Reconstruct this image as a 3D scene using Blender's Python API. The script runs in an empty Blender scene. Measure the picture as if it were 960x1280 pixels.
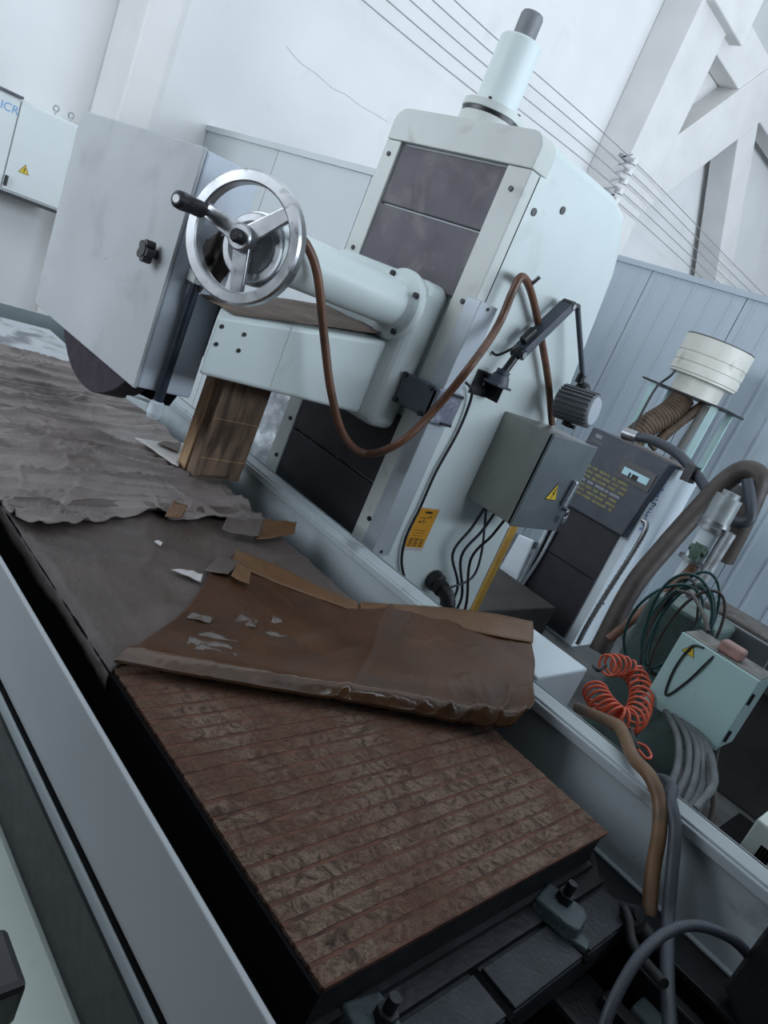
import bpy, bmesh, math, random
import numpy as np
from mathutils import Vector, Matrix, noise

random.seed(7)
sc = bpy.context.scene
C = sc.collection
H = 1.65                      # camera height above the floor; all z below are relative to it

# ------------------------------------------------------------------ camera
ROLL, PITCH, YAW, F = math.radians(23.448), math.radians(15.353), math.radians(-40.729), 904.53
_f = np.array([math.sin(YAW)*math.cos(PITCH), math.cos(YAW)*math.cos(PITCH), -math.sin(PITCH)])
_r = np.array([math.cos(YAW), -math.sin(YAW), 0.0]); _u = np.cross(_r, _f)
CR = math.cos(ROLL)*_r + math.sin(ROLL)*_u
CU = -math.sin(ROLL)*_r + math.cos(ROLL)*_u
cam_data = bpy.data.cameras.new('camera'); cam = bpy.data.objects.new('camera', cam_data); C.objects.link(cam)
cam_data.sensor_fit = 'VERTICAL'; cam_data.sensor_height = 24.0; cam_data.lens = F/1280*24.0
cam_data.clip_start = 0.02; cam_data.clip_end = 200
cam.matrix_world = Matrix(((CR[0], CU[0], -_f[0], 0), (CR[1], CU[1], -_f[1], 0), (CR[2], CU[2], -_f[2], H), (0, 0, 0, 1)))
sc.camera = cam
def ray(px, py): return _f + (px-480)/F*CR - (py-640)/F*CU
def rz(px, py, Z): d = ray(px, py); return tuple(d*(Z/d[2]))
def ry(px, py, Y): d = ray(px, py); return tuple(d*(Y/d[1]))
def rx(px, py, X): d = ray(px, py); return tuple(d*(X/d[0]))

# ------------------------------------------------------------------ world, lights, exposure
w = bpy.data.worlds.new('world'); sc.world = w; w.use_nodes = True
w.node_tree.nodes['Background'].inputs[0].default_value = (0.62, 0.74, 0.95, 1)
w.node_tree.nodes['Background'].inputs[1].default_value = 0.25
def area(name, loc, rot, sx, sy, power, col):
    l = bpy.data.lights.new(name, 'AREA'); l.shape = 'RECTANGLE'; l.size = sx; l.size_y = sy
    l.energy = power; l.color = col
    o = bpy.data.objects.new(name, l); C.objects.link(o); o.location = loc; o.rotation_euler = rot
    return o
R = math.radians
area('window_daylight', (7.6, 7.5, 3.6), (0, R(88), 0), 4.5, 14, 1520, (0.78, 0.89, 1.0))
area('rear_fill_light', (-4.4, -4.7, 3.4), (R(86), 0, 0), 5.5, 3.5, 310, (0.82, 0.91, 1.0))  # added fill from behind the camera to brighten front faces; no known window
area('skylight_daylight', (-3.6, 6.5, 7.6), (0, 0, 0), 6, 12, 110, (0.84, 0.92, 1.0))
sc.view_settings.view_transform = 'Standard'; sc.view_settings.look = 'None'
sc.view_settings.gamma = 1.0; sc.view_settings.use_curve_mapping = False
sc.view_settings.exposure = 0.28

# ------------------------------------------------------------------ materials
MATS = {}
def mat(name, col, rough=.5, metal=0., var=.12, vs=5., dirt=None, bump=0., bs=60., coat=0., stretch=(1,1,1), spec=.5, alpha=1., trans=0., emit=None, speck=None):
    if name in MATS: return MATS[name]
    m = bpy.data.materials.new(name); m.use_nodes = True; MATS[name] = m
    nt = m.node_tree; N = nt.nodes; L = nt.links
    b = N['Principled BSDF']
    tc = N.new('ShaderNodeTexCoord'); mp = N.new('ShaderNodeMapping'); mp.inputs['Scale'].default_value = stretch
    L.new(tc.outputs['Object'], mp.inputs[0])
    def nz(scale, detail=6, dist=0):
        n = N.new('ShaderNodeTexNoise'); n.inputs['Scale'].default_value = scale; n.inputs['Detail'].default_value = detail
        n.inputs['Distortion'].default_value = dist; L.new(mp.outputs[0], n.inputs['Vector']); return n
    def ramp(src, p0, p1, c0, c1):
        r = N.new('ShaderNodeValToRGB'); e = r.color_ramp.elements
        e[0].position = p0; e[1].position = p1; e[0].color = c0; e[1].color = c1; L.new(src, r.inputs[0]); return r
    lo = tuple(c*(1-var) for c in col)+(1,); hi = tuple(min(1, c*(1+var)) for c in col)+(1,)
    out = ramp(nz(vs).outputs['Fac'], .3, .7, lo, hi).outputs[0]
    for dspec in ([dirt] if dirt else []) + ([speck] if speck else []):
        dc, amt, ds, th = dspec
        r = ramp(nz(ds, 9, .6).outputs['Fac'], th, min(1, th+.12), (0,0,0,1), (amt,)*3+(1,))
        mx = N.new('ShaderNodeMixRGB'); L.new(r.outputs[0], mx.inputs[0]); L.new(out, mx.inputs[1]); mx.inputs[2].default_value = tuple(dc)+(1,)
        out = mx.outputs[0]
    L.new(out, b.inputs['Base Color'])
    rr = ramp(nz(vs*2.3).outputs['Fac'], .25, .75, (max(0, rough-.08),)*3+(1,), (min(1, rough+.08),)*3+(1,))
    L.new(rr.outputs[0], b.inputs['Roughness'])
    b.inputs['Metallic'].default_value = metal; b.inputs['Coat Weight'].default_value = coat; b.inputs['Coat Roughness'].default_value = .12
    b.inputs['Specular IOR Level'].default_value = spec
    b.inputs['Alpha'].default_value = alpha; b.inputs['Transmission Weight'].default_value = trans
    if emit:
        b.inputs['Emission Color'].default_value = tuple(emit[0])+(1,); b.inputs['Emission Strength'].default_value = emit[1]
    if bump:
        bp = N.new('ShaderNodeBump'); bp.inputs['Strength'].default_value = bump; bp.inputs['Distance'].default_value = .01
        L.new(nz(bs, 8).outputs['Fac'], bp.inputs['Height']); L.new(bp.outputs[0], b.inputs['Normal'])
    return m

COLP = mat('column_paint', (.66, .735, .73), .42, var=.04, vs=3, dirt=((.34,.36,.35), .35, 4, .62), speck=((.25,.24,.22), .5, 38, .74))
FRAMEP = mat('frame_paint', (.60, .63, .60), .5, var=.06, vs=4, dirt=((.35,.34,.31), .5, 9, .62))
GUARDP = mat('wheel_guard_paint', (.42, .44, .455), .5, var=.08, vs=3, speck=((.10,.10,.11), .8, 26, .70), dirt=((.30,.31,.33), .5, 5, .55))
GUARDS = mat('guard_side_lit', (.50, .545, .62), .45, var=.06, vs=3, speck=((.2,.2,.23), .5, 22, .70))  # guard grey made paler and bluer for the side facing the window light
TRAYP = mat('tray_paint', (.40, .45, .47), .5, var=.10, vs=5, dirt=((.16,.17,.17), .7, 8, .60), speck=((.07,.07,.07), .8, 45, .68))
FTRAY = mat('front_tray_paint', (.42, .445, .465), .5, var=.05, vs=3, speck=((.12,.12,.12), .6, 40, .74))
BEDP = mat('bed_paint', (.66, .74, .69), .5, var=.06, vs=3, dirt=((.3,.33,.3), .4, 6, .6))
WHITEP = mat('white_paint', (.62, .69, .74), .4, var=.05, vs=4, speck=((.2,.2,.2), .5, 35, .7))
COVER = mat('way_cover_rubber', (.085, .075, .09), .6, var=.3, vs=5, dirt=((.15,.135,.14), .8, 7, .52), speck=((.02,.02,.02), .8, 70, .66))
COVERB = mat('way_cover_black', (.012, .012, .017), .55, var=.3, vs=7)
STAIN = mat('brushed_stainless', (.30, .295, .275), .33, 1., var=.16, vs=6, stretch=(1, 1, .25), speck=((.2,.19,.17), .6, 25, .68))
ALU = mat('turned_aluminium', (.56, .57, .59), .34, 1., var=.18, vs=14, speck=((.22,.22,.22), .7, 40, .6))
STEEL = mat('steel', (.35, .36, .37), .35, 1., var=.2, vs=20)
DSTEEL = mat('dark_oily_steel', (.016, .018, .021), .5, .2, var=.35, vs=12, bump=.2, bs=80)
TSTEEL = mat('table_steel', (.035, .040, .048), .5, .3, var=.3, vs=16, dirt=((.12,.125,.125), .8, 11, .60), bump=.25, bs=120)
CLAMPM = mat('clamp_grey', (.085, .115, .125), .6, .0, var=.2, vs=25, speck=((.04,.04,.04), .7, 90, .6), bump=.4, bs=150)
BLACK = mat('black_plastic', (.012, .012, .014), .38, var=.2, vs=20)
BLACKM = mat('black_matte', (.004, .004, .005), .85, var=.2, vs=10, spec=.1)
DGREY = mat('dark_grey_plastic', (.065, .075, .10), .5, var=.15, vs=15, dirt=((.11,.12,.14), .6, 12, .6))
BLUEROD = mat('dark_blue_rod', (.028, .036, .055), .4, .2, var=.2, vs=15)
WHEEL = mat('grinding_wheel_purple', (.040, .030, .042), .9, var=.25, vs=20, bump=.5, bs=400)
HOSEB = mat('brown_hose', (.14, .062, .035), .42, var=.3, vs=9, dirt=((.055,.03,.022), .7, 20, .55))
HOSEO = mat('tan_hose', (.17, .095, .048), .5, var=.3, vs=9, dirt=((.07,.05,.035), .7, 18, .55))
HOSEK = mat('black_hose', (.020, .021, .025), .5, var=.3, vs=9)
HOSEG = mat('grey_blue_hose', (.045, .052, .066), .5, var=.25, vs=9)
HOSED = mat('dark_brown_hose', (.055, .043, .038), .55, var=.3, vs=9)
GREENH = mat('green_hose', (.022, .075, .075), .35, var=.3, vs=9)
ORANGE = mat('orange_coil', (.62, .10, .045), .32, var=.15, vs=12)
COND = mat('grey_conduit', (.13, .14, .145), .5, .2, var=.25, vs=20)
YPOLE = mat('yellow_pole', (.42, .24, .045), .5, var=.2, vs=10)
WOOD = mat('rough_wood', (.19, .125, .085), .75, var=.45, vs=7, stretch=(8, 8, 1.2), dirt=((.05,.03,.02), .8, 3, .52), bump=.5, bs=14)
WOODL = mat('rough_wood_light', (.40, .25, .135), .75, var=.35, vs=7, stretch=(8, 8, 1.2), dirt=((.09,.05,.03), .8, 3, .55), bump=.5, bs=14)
BEAMW = mat('old_beam', (.10, .092, .085), .8, var=.4, vs=9, dirt=((.03,.028,.025), .8, 6, .5), bump=.4, bs=30)
PAPERA = mat('kraft_paper_grey', (.225, .190, .180), .45, var=.22, vs=5, dirt=((.10,.075,.065), .6, 9, .55), bump=.25, bs=90)
PAPERB = mat('kraft_paper_dark', (.100, .078, .070), .42, var=.2, vs=6, dirt=((.07,.045,.035), .6, 5, .55), bump=.2, bs=70)
PAPERC = mat('oiled_brown_paper', (.072, .031, .0135), .40, var=.35, vs=5, dirt=((.05,.028,.018), .75, 7, .53), bump=.12, bs=45, spec=.3)
PAPERH = mat('oiled_paper_hem', (.135, .066, .027), .42, var=.25, vs=7, dirt=((.10,.05,.02), .6, 9, .58), bump=.2, bs=80)
PAPERW = mat('white_paper', (.52, .50, .49), .6, var=.05, vs=6)
FILM = mat('plastic_film', (.60, .63, .67), .16, var=.2, vs=16, bump=.9, bs=26, spec=.9)
YEL = mat('warning_yellow', (.70, .50, .03), .5, var=.05)
ORL = mat('label_orange', (.66, .30, .015), .5, var=.05)
PRINTK = mat('print_black', (.012, .010, .010), .6, var=.05)
PRINTB = mat('print_blue', (.16, .36, .66), .6, var=.05)
PRINTI = mat('ink_blue', (.17, .23, .48), .6, var=.2, vs=60)
PRINTY = mat('print_faded_yellow', (.16, .15, .06), .6, var=.4, vs=50)
PRINTW = mat('print_grey', (.20, .22, .24), .6, var=.1)
SCREEN = mat('screen', (.20, .34, .40), .3, var=.05, emit=((.35, .62, .75), .18))
CABC = mat('cream_cabinet', (.70, .74, .74), .45, var=.04, vs=2)
PLASTER = mat('white_plaster', (.72, .72, .72), .85, var=.035, vs=1.3, dirt=((.60,.605,.61), .4, 1.8, .60), bump=.1, bs=8)
CONC = mat('painted_concrete', (.68, .67, .66), .85, var=.05, vs=2.2, bump=.1, bs=10)
RECESS = mat('bare_concrete', (.13, .115, .105), .9, var=.2, vs=5)
BLOCKM = mat('light_block_dark', (.05, .05, .052), .9, var=.1, vs=3)  # dark colour for the two added light blockers near the camera
PANB = mat('blue_grey_panel', (.42, .485, .545), .45, var=.03, vs=1.5)
PANW = mat('white_panel', (.62, .66, .68), .45, var=.03, vs=1.5)
FLOORM = mat('oily_floor', (.10, .105, .105), .7, var=.35, vs=2, dirt=((.035,.035,.035), .8, 3, .52), bump=.2, bs=30)
GREENC = mat('pale_green_box', (.40, .58, .57), .45, var=.05, vs=3, speck=((.15,.18,.18), .5, 30, .72))
GREEND = mat('dusty_green_steel', (.10, .15, .14), .55, var=.25, vs=6, dirt=((.08,.09,.085), .7, 9, .52))
DUST = mat('brown_dust', (.17, .13, .105), .85, var=.3, vs=12)
CREAM = mat('cream_drum', (.64, .63, .57), .45, var=.06, vs=4, dirt=((.35,.32,.25), .5, 10, .6))
DUCT = mat('rusty_duct', (.115, .075, .05), .6, var=.3, vs=18)
PINK = mat('pink_parcel', (.34, .19, .165), .45, var=.35, vs=22, dirt=((.5,.45,.42), .6, 18, .6))
CASTG = mat('cast_grey', (.19, .20, .215), .55, .1, var=.2, vs=12)
LENS = mat('lamp_lens', (.50, .54, .60), .3, var=.05)
WIRE = mat('wire_grey', (.30, .30, .32), .6, var=.1)
STAINED = mat('stained_table_end', (.44, .47, .49), .5, var=.1, vs=4, dirt=((.10,.11,.12), .85, 7, .50))

def rust_material():
    m = bpy.data.materials.new('rusty_chuck'); m.use_nodes = True; nt = m.node_tree; N = nt.nodes; L = nt.links; b = N['Principled BSDF']
    g = N.new('ShaderNodeNewGeometry')
    def nz(s, d, dist): 
        n = N.new('ShaderNodeTexNoise'); n.inputs['Scale'].default_value = s; n.inputs['Detail'].default_value = d; n.inputs['Distortion'].default_value = dist
        L.new(g.outputs['Position'], n.inputs['Vector']); return n.outputs['Fac']
    def rp(src, stops):
        r = N.new('ShaderNodeValToRGB'); e = r.color_ramp.elements
        while len(e) < len(stops): e.new(.5)
        for k, (p, c) in enumerate(stops): e[k].position = p; e[k].color = tuple(c)+(1,)
        L.new(src, r.inputs[0]); return r.outputs[0]
    a = rp(nz(30, 10, 2.6), [(.30, (.034,.019,.013)), (.43, (.125,.076,.052)), (.60, (.240,.165,.118)), (.78, (.105,.046,.026))])
    c = rp(nz(6, 8, .8), [(.40, (0,0,0)), (.62, (.8,.8,.8))])
    mx = N.new('ShaderNodeMixRGB'); L.new(c, mx.inputs[0]); L.new(a, mx.inputs[1]); mx.inputs[2].default_value = (.115,.052,.029,1)
    d = rp(nz(95, 9, 3.5), [(.54, (0,0,0)), (.66, (.8,.8,.8))])
    m2 = N.new('ShaderNodeMixRGB'); L.new(d, m2.inputs[0]); L.new(mx.outputs[0], m2.inputs[1]); m2.inputs[2].default_value = (.038,.020,.014,1)
    L.new(m2.outputs[0], b.inputs['Base Color']); b.inputs['Roughness'].default_value = .66; b.inputs['Specular IOR Level'].default_value = .35
    bp = N.new('ShaderNodeBump'); bp.inputs['Strength'].default_value = .9; bp.inputs['Distance'].default_value = .008
    L.new(nz(60, 10, 3.0), bp.inputs['Height']); L.new(bp.outputs[0], b.inputs['Normal'])
    return m
RUST = rust_material()

# ------------------------------------------------------------------ mesh helpers
ORIG = {}
def frame_of(d):
    d = Vector(d).normalized(); a = Vector((0,0,1)) if abs(d.z) < .9 else Vector((1,0,0))
    u = d.cross(a).normalized(); return u, d.cross(u).normalized(), d
def catmull(pts, n=6):
    P = [Vector(p) for p in pts]
    if len(P) < 3: return P
    P = [2*P[0]-P[1]] + P + [2*P[-1]-P[-2]]; out = []
    for i in range(1, len(P)-2):
        a, b, c, d = P[i-1:i+3]
        for k in range(n):
            t = k/n
            out.append(.5*((2*b)+(c-a)*t+(2*a-5*b+4*c-d)*t*t+(3*b-a-3*c+d)*t**3))
    out.append(P[-2]); return out
class MB:
    def __init__(s): s.v = []; s.f = []; s.s = []
    def add(s, vs, fs, smooth=False):
        o = len(s.v); s.v += [tuple(v) for v in vs]
        for f in fs: s.f.append(tuple(i+o for i in f)); s.s.append(smooth)
        return s
    def box(s, x0, x1, y0, y1, z0, z1):
        vs = [(x,y,z) for z in (z0,z1) for y in (y0,y1) for x in (x0,x1)]
        return s.add(vs, [(0,2,3,1),(4,5,7,6),(0,1,5,4),(2,6,7,3),(0,4,6,2),(1,3,7,5)])
    def obox(s, c, ax, ay, az):
        c, ax, ay, az = map(Vector, (c, ax, ay, az))
        vs = [c+ax*i+ay*j+az*k for k in (-1,1) for j in (-1,1) for i in (-1,1)]
        return s.add(vs, [(0,2,3,1),(4,5,7,6),(0,1,5,4),(2,6,7,3),(0,4,6,2),(1,3,7,5)])
    def bar(s, p0, p1, w, t, up=(0,0,1)):
        p0, p1 = Vector(p0), Vector(p1); d = (p1-p0); u = Vector(up); a = d.cross(u).normalized(); b = a.cross(d).normalized()
        return s.obox((p0+p1)/2, d/2, a*w/2, b*t/2)
    def prism(s, poly, axis, a, b):
        def P(q, t): return {'x': (t, q[0], q[1]), 'y': (q[0], t, q[1]), 'z': (q[0], q[1], t)}[axis]
        n = len(poly); vs = [P(q, a) for q in poly]+[P(q, b) for q in poly]
        return s.add(vs, [tuple(range(n-1,-1,-1)), tuple(range(n,2*n))]+[(i,(i+1)%n,n+(i+1)%n,n+i) for i in range(n)])
    def hull(s, bot, top):
        n = len(bot)
        return s.add(list(bot)+list(top), [tuple(range(n-1,-1,-1)), tuple(range(n,2*n))]+[(i,(i+1)%n,n+(i+1)%n,n+i) for i in range(n)])
    def cyl(s, p0, p1, r0, r1=None, n=24, caps=True):
        r1 = r0 if r1 is None else r1; p0, p1 = Vector(p0), Vector(p1); u, v, d = frame_of(p1-p0)
        ring = lambda p, r: [p+(u*math.cos(2*math.pi*i/n)+v*math.sin(2*math.pi*i/n))*r for i in range(n)]
        A, B = ring(p0, r0), ring(p1, r1)
        s.add(A+B, [(i,(i+1)%n,n+(i+1)%n,n+i) for i in range(n)], True)
        if caps: s.add(A, [tuple(range(n-1,-1,-1))]); s.add(B, [tuple(range(n))])
        return s
    def lathe(s, prof, o, axis, n=40, smooth=True, closed=False):
        o = Vector(o); u, v, d = frame_of(axis); k = len(prof); segs = k if closed else k-1
        for j in range(segs):
            (r0, h0), (r1, h1) = prof[j], prof[(j+1) % k]
            A = [o+d*h0+(u*math.cos(2*math.pi*i/n)+v*math.sin(2*math.pi*i/n))*r0 for i in range(n)]
            B = [o+d*h1+(u*math.cos(2*math.pi*i/n)+v*math.sin(2*math.pi*i/n))*r1 for i in range(n)]
            s.add(A+B, [(i,(i+1)%n,n+(i+1)%n,n+i) for i in range(n)], smooth)
        return s
    def tube(s, pts, r, n=10, sm=6, caps=True):
        P = catmull(pts, sm) if sm else [Vector(p) for p in pts]; m = len(P)
        rr = r if callable(r) else (lambda t: r)
        t0 = (P[1]-P[0]).normalized(); u, v, _ = frame_of(t0); rings = []
        for i in range(m):
            t = (P[min(i+1,m-1)]-P[max(i-1,0)]).normalized()
            u = (u-t*u.dot(t)).normalized(); v = t.cross(u); q = rr(i/(m-1))
            rings += [P[i]+(u*math.cos(2*math.pi*k/n)+v*math.sin(2*math.pi*k/n))*q for k in range(n)]
        s.add(rings, [(i*n+k, i*n+(k+1)%n, (i+1)*n+(k+1)%n, (i+1)*n+k) for i in range(m-1) for k in range(n)], True)
        if caps: s.add(rings[:n], [tuple(range(n-1,-1,-1))]); s.add(rings[-n:], [tuple(range(n))])
        return s
    def grid(s, G, smooth=True):
        nu, nv = len(G), len(G[0])
        return s.add([p for row in G for p in row], [(i*nv+j,(i+1)*nv+j,(i+1)*nv+j+1,i*nv+j+1) for i in range(nu-1) for j in range(nv-1)], smooth)
    def sphere(s, c, r, n=16, sq=(1,1,1), jit=0):
        G = []
        for i in range(n+1):
            th = math.pi*i/n; row = []
            for j in range(2*n+1):
                ph = math.pi*(j % (2*n))/n
                d = Vector((math.sin(th)*math.cos(ph), math.sin(th)*math.sin(ph), math.cos(th)))
                q = r*(1+(jit*noise.fractal(d*2.2+Vector(c)*7, 1., 2., 3) if jit else 0))
                row.append((c[0]+d.x*q*sq[0], c[1]+d.y*q*sq[1], c[2]+d.z*q*sq[2]))
            G.append(row)
        return s.grid(G)
    def mesh(s, name, mats, off):
        me = bpy.data.meshes.new(name)
        me.from_pydata([(x-off[0], y-off[1], z-off[2]) for x, y, z in s.v], [], s.f)
        me.polygons.foreach_set('use_smooth', s.s)
        bm = bmesh.new(); bm.from_mesh(me); bmesh.ops.recalc_face_normals(bm, faces=bm.faces); bm.to_mesh(me); bm.free()
        me.materials.append(mats); me.update(); return me
    def build(s, name, m, parent=None, bevel=0., solid=0., label=None, cat=None, group=None, kind=None, seg=2):
        if parent is not None: off = ORIG[parent.as_pointer()]
        else:
            a = np.array(s.v); mn, mx = a.min(0), a.max(0); off = ((mn[0]+mx[0])/2, (mn[1]+mx[1])/2, mn[2])
        o = bpy.data.objects.new(name, s.mesh(name, m, off)); C.objects.link(o)
        if parent is not None: o.parent = parent
        else: o.location = (off[0], off[1], off[2]+H)
        ORIG[o.as_pointer()] = off
        if solid:
            md = o.modifiers.new('thickness', 'SOLIDIFY'); md.thickness = solid; md.offset = 0
        if bevel:
            md = o.modifiers.new('bevel', 'BEVEL'); md.width = bevel; md.segments = seg; md.limit_method = 'ANGLE'; md.angle_limit = R(38)
        tag(o, label, cat, group, kind); return o
def tag(o, label=None, cat=None, group=None, kind=None):
    if label: o['label'] = label
    if cat: o['category'] = cat
    if group: o['group'] = group
    if kind: o['kind'] = kind
    return o
def thing(name, label, cat, loc, group=None):
    o = bpy.data.objects.new(name, None); C.objects.link(o); o.location = (loc[0], loc[1], loc[2]+H); o.empty_display_size = .05
    ORIG[o.as_pointer()] = tuple(loc); return tag(o, label, cat, group)
def piece(me, name, parent, loc):
    o = bpy.data.objects.new(name, me); C.objects.link(o); o.parent = parent; q = ORIG[parent.as_pointer()]
    o.location = (loc[0]-q[0], loc[1]-q[1], loc[2]-q[2]); ORIG[o.as_pointer()] = tuple(loc); return o
def B(*a): return MB().box(*a)
def glyphs(text, size, o, right, up, m, parent, name, depth=.0006):
    cu = bpy.data.curves.new('t', 'FONT'); cu.body = text; cu.size = size; cu.extrude = depth
    t = bpy.data.objects.new('t', cu); C.objects.link(t); dg = bpy.context.evaluated_depsgraph_get(); dg.update()
    me = bpy.data.meshes.new_from_object(t.evaluated_get(dg)); bpy.data.objects.remove(t)
    r, u = Vector(right).normalized(), Vector(up).normalized(); n = r.cross(u); off = Vector(ORIG[parent.as_pointer()])
    for v in me.vertices: v.co = Vector(o)+r*v.co.x+u*v.co.y+n*v.co.z-off
    me.materials.clear(); me.materials.append(m); ob = bpy.data.objects.new(name, me); C.objects.link(ob); ob.parent = parent; return ob
def warning_triangle(parent, c, right, up, size, n):
    c, r, u, n = map(Vector, (c, right, up, n)); r = r.normalized(); u = u.normalized(); n = n.normalized()
    def plate(pts, t0, t1): 
        a = [c+r*x*size+u*y*size+n*t0 for x, y in pts]; b = [c+r*x*size+u*y*size+n*t1 for x, y in pts]; return MB().hull(a, b)
    tri = lambda k: [(-.5*k, -.29*k), (.5*k, -.29*k), (0, .577*k)]
    p = plate(tri(1.), .0002, .0012).build('warning_sticker', PRINTK, parent, label='black-edged yellow lightning warning triangle')
    plate(tri(.86), .0012, .0020).build('yellow_field', YEL, p)
    bolt = [(.03,.30), (-.09,.02), (.0,.04), (-.05,-.22), (.10,.08), (.01,.06), (.09,.30)]
    m = MB()
    for tri3 in ((0,1,2),(0,2,5),(0,5,6),(2,3,4),(2,4,5)):
        pts = [bolt[i] for i in tri3]; a = [c+r*x*size+u*y*size+n*.0020 for x, y in pts]; b = [c+r*x*size+u*y*size+n*.0028 for x, y in pts]; m.hull(a, b)
    m.build('lightning_bolt', PRINTK, p)
    return p
FL = -H                       # floor level, relative

# ------------------------------------------------------------------ setting
B(-7.6, 8.2, -5.2, 24, FL-.1, FL).build('floor', FLOORM, kind='structure')
B(-7.6, 8.2, -5.2, 24, 6.6, 6.7).build('ceiling', PLASTER, kind='structure')
WX = -7.2; PXF = -6.6
B(WX-.2, WX, -5, 24, FL, 6.6).build('wall_left', PLASTER, kind='structure')
B(8.0, 8.2, -5, 24, FL, 6.6).build('wall_right', PLASTER, kind='structure')
B(-7.4, 8.2, -5.2, -5.0, FL, 6.6).build('wall_back', RECESS, kind='structure')
B(-7.4, 8.2, 23.8, 24, FL, 6.6).build('wall_far', PLASTER, kind='structure')
B(1.6, 1.72, -5, 4.2, FL, .62).build('light_block_right', BLOCKM, kind='structure')  # unseen blocker added to keep window light off the near table
B(-1.9, 1.6, -1.5, -1.38, FL, 3.6).build('light_block_back', BLOCKM, kind='structure')  # unseen blocker added behind the camera to shade the foreground
k = abs(PXF)/5.0
# near pilaster
pil = thing('pilaster', 'white painted pilaster on the wall right of the cream cabinet', 'pilaster', (PXF-.3, 2.06*k, FL)); pil['kind'] = 'structure'
B(WX, PXF, 1.975*k, 2.19*k, FL, 6.6).build('shaft', CONC, pil, bevel=.02)
B(WX, PXF-.05, 2.19*k, 2.235*k, FL, 6.6).build('edge_strip', CONC, pil, bevel=.008)
# far pilaster with concrete bracing
brace = thing('braced_column', 'white concrete column with diagonal braces rising above the ribbed partition', 'column', (PXF-.3, 7.5*k, FL)); brace['kind'] = 'structure'
B(WX, PXF, 7.2*k, 7.88*k, FL, 6.6).build('shaft', CONC, brace, bevel=.02)
def strut(y0, z0, y1, z1, wd, nm='diagonal_brace', x1=PXF-.02, th=.42):
    a, b = Vector((0, y0*k, z0*k)), Vector((0, y1*k, z1*k)); d = (b-a).normalized(); n = Vector((0, -d.z, d.y))*wd*k/2
    q = [a-n, b-n, b+n, a+n]; MB().prism([(p.y, p.z) for p in q], 'x', x1-th, x1).build(nm, CONC, brace, bevel=.015)
strut(7.5, 1.98, 9.3, 3.98, .60)
strut(9.0, 3.95, 11.3, 1.35, .42, x1=PXF-.035, th=.45)
B(PXF-.40, PXF-.06, 7.86*k, 13*k, 3.76*k, 4.28*k).build('tie_beam', CONC, brace, bevel=.02)
B(PXF-.2, PXF+.14, 7.24*k, 8.1*k, 3.93*k, 4.6*k).build('corbel', CONC, brace, bevel=.02)
B(PXF-.5, PXF-.42, 7.86*k, 8.75*k, 2.75*k, 3.85*k).build('recess_back', CONC, brace)
bp_ = [rx(x, y, PXF-.30) for x, y in ((838,182),(856,152),(903,116),(932,112))]
MB().prism([(p[1], p[2]) for p in bp_], 'x', PXF-.40, PXF-.30).build('brown_beam', mat('brown_beam', (.10,.075,.06), .8), brace)
# crane wires along the wall
brk = thing('wire_bracket', 'grey lattice bracket with white insulators fixed to the braced column', 'bracket', (PXF, 7.1*k, 1.95*k))
m = MB()
for dy in (-.22, -.02): m.bar((PXF+.05, 7.18*k+dy, 1.82*k), (PXF+.05, 7.18*k+dy, 2.36*k), .03, .03)
for i in range(6): m.bar((PXF+.05, 7.18*k-.22, (1.84+.085*i)*k), (PXF+.05, 7.18*k-.02, (1.84+.085*(i+1))*k), .02, .02, (1,0,0))
m.box(PXF, PXF+.06, 7.18*k-.25, 7.18*k+.01, 1.9*k, 1.93*k).box(PXF, PXF+.06, 7.18*k-.25, 7.18*k+.01, 2.26*k, 2.29*k)
m.build('frame', WIRE, brk)
for i in range(5):
    z = (1.88+.105*i)*k
    MB().cyl((PXF+.09, 7.20*k+.02, z-.04), (PXF+.09, 7.20*k+.02, z+.04), .045, n=12).build('insulator', PLASTER, brk)
    wpts = [(PXF+.09, y*k, z+.0*k*(y)) for y in (1.5, 7.2, 14)]
    wpts = [(PXF+.09, 1.6*k, z-.10*k), (PXF+.09, 4.2*k, z-.10*k), (PXF+.09, 7.2*k, z), (PXF+.09, 11*k, z-.03), (PXF+.09, 15*k, z)]
    MB().tube(wpts, .0065, 6, 8).build('overhead_wire', WIRE, label='thin bare wire strung level along the white wall', cat='wire', group='overhead wires on the wall')
# wall crack
cp = [rx(x, y, WX) for x, y in ((358,58),(375,78),(395,92),(415,110),(432,118),(450,132),(468,142),(484,152))]
MB().tube([(WX+.001, p[1], p[2]) for p in cp], .002, 5, 4).build('wall_crack', WIRE, bpy.data.objects['wall_left'])
# cream electrical cabinet on the wall
CX = -6.75; kc = abs(CX)/5.0
cab = thing('electrical_cabinet', 'cream wall cabinet with two doors and a warning triangle', 'cabinet', (CX, 1.55*kc, -.33*kc))
B(WX, CX-.02, 1.15*kc, 1.795*kc, -.318*kc, .20*kc).build('body', CABC, cab, bevel=.006)
d1 = B(CX-.02, CX, 1.45*kc, 1.785*kc, -.305*kc, .19*kc).build('door', CABC, cab, bevel=.006)
d2 = B(CX-.02, CX, 1.155*kc, 1.443*kc, -.305*kc, .19*kc).build('door', CABC, cab, bevel=.006)
B(WX, CX+.01, 1.13*kc, 1.80*kc, -.335*kc, -.318*kc).build('base_strip', BLACK, cab)
B(WX, CX+.02, 1.13*kc, 1.45*kc, .20*kc, .213*kc).build('top_strip', DGREY, cab)
B(CX, CX+.03, 1.452*kc, 1.468*kc, -.285*kc, -.225*kc).build('door_handle', BLACK, d1, bevel=.004)
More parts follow.
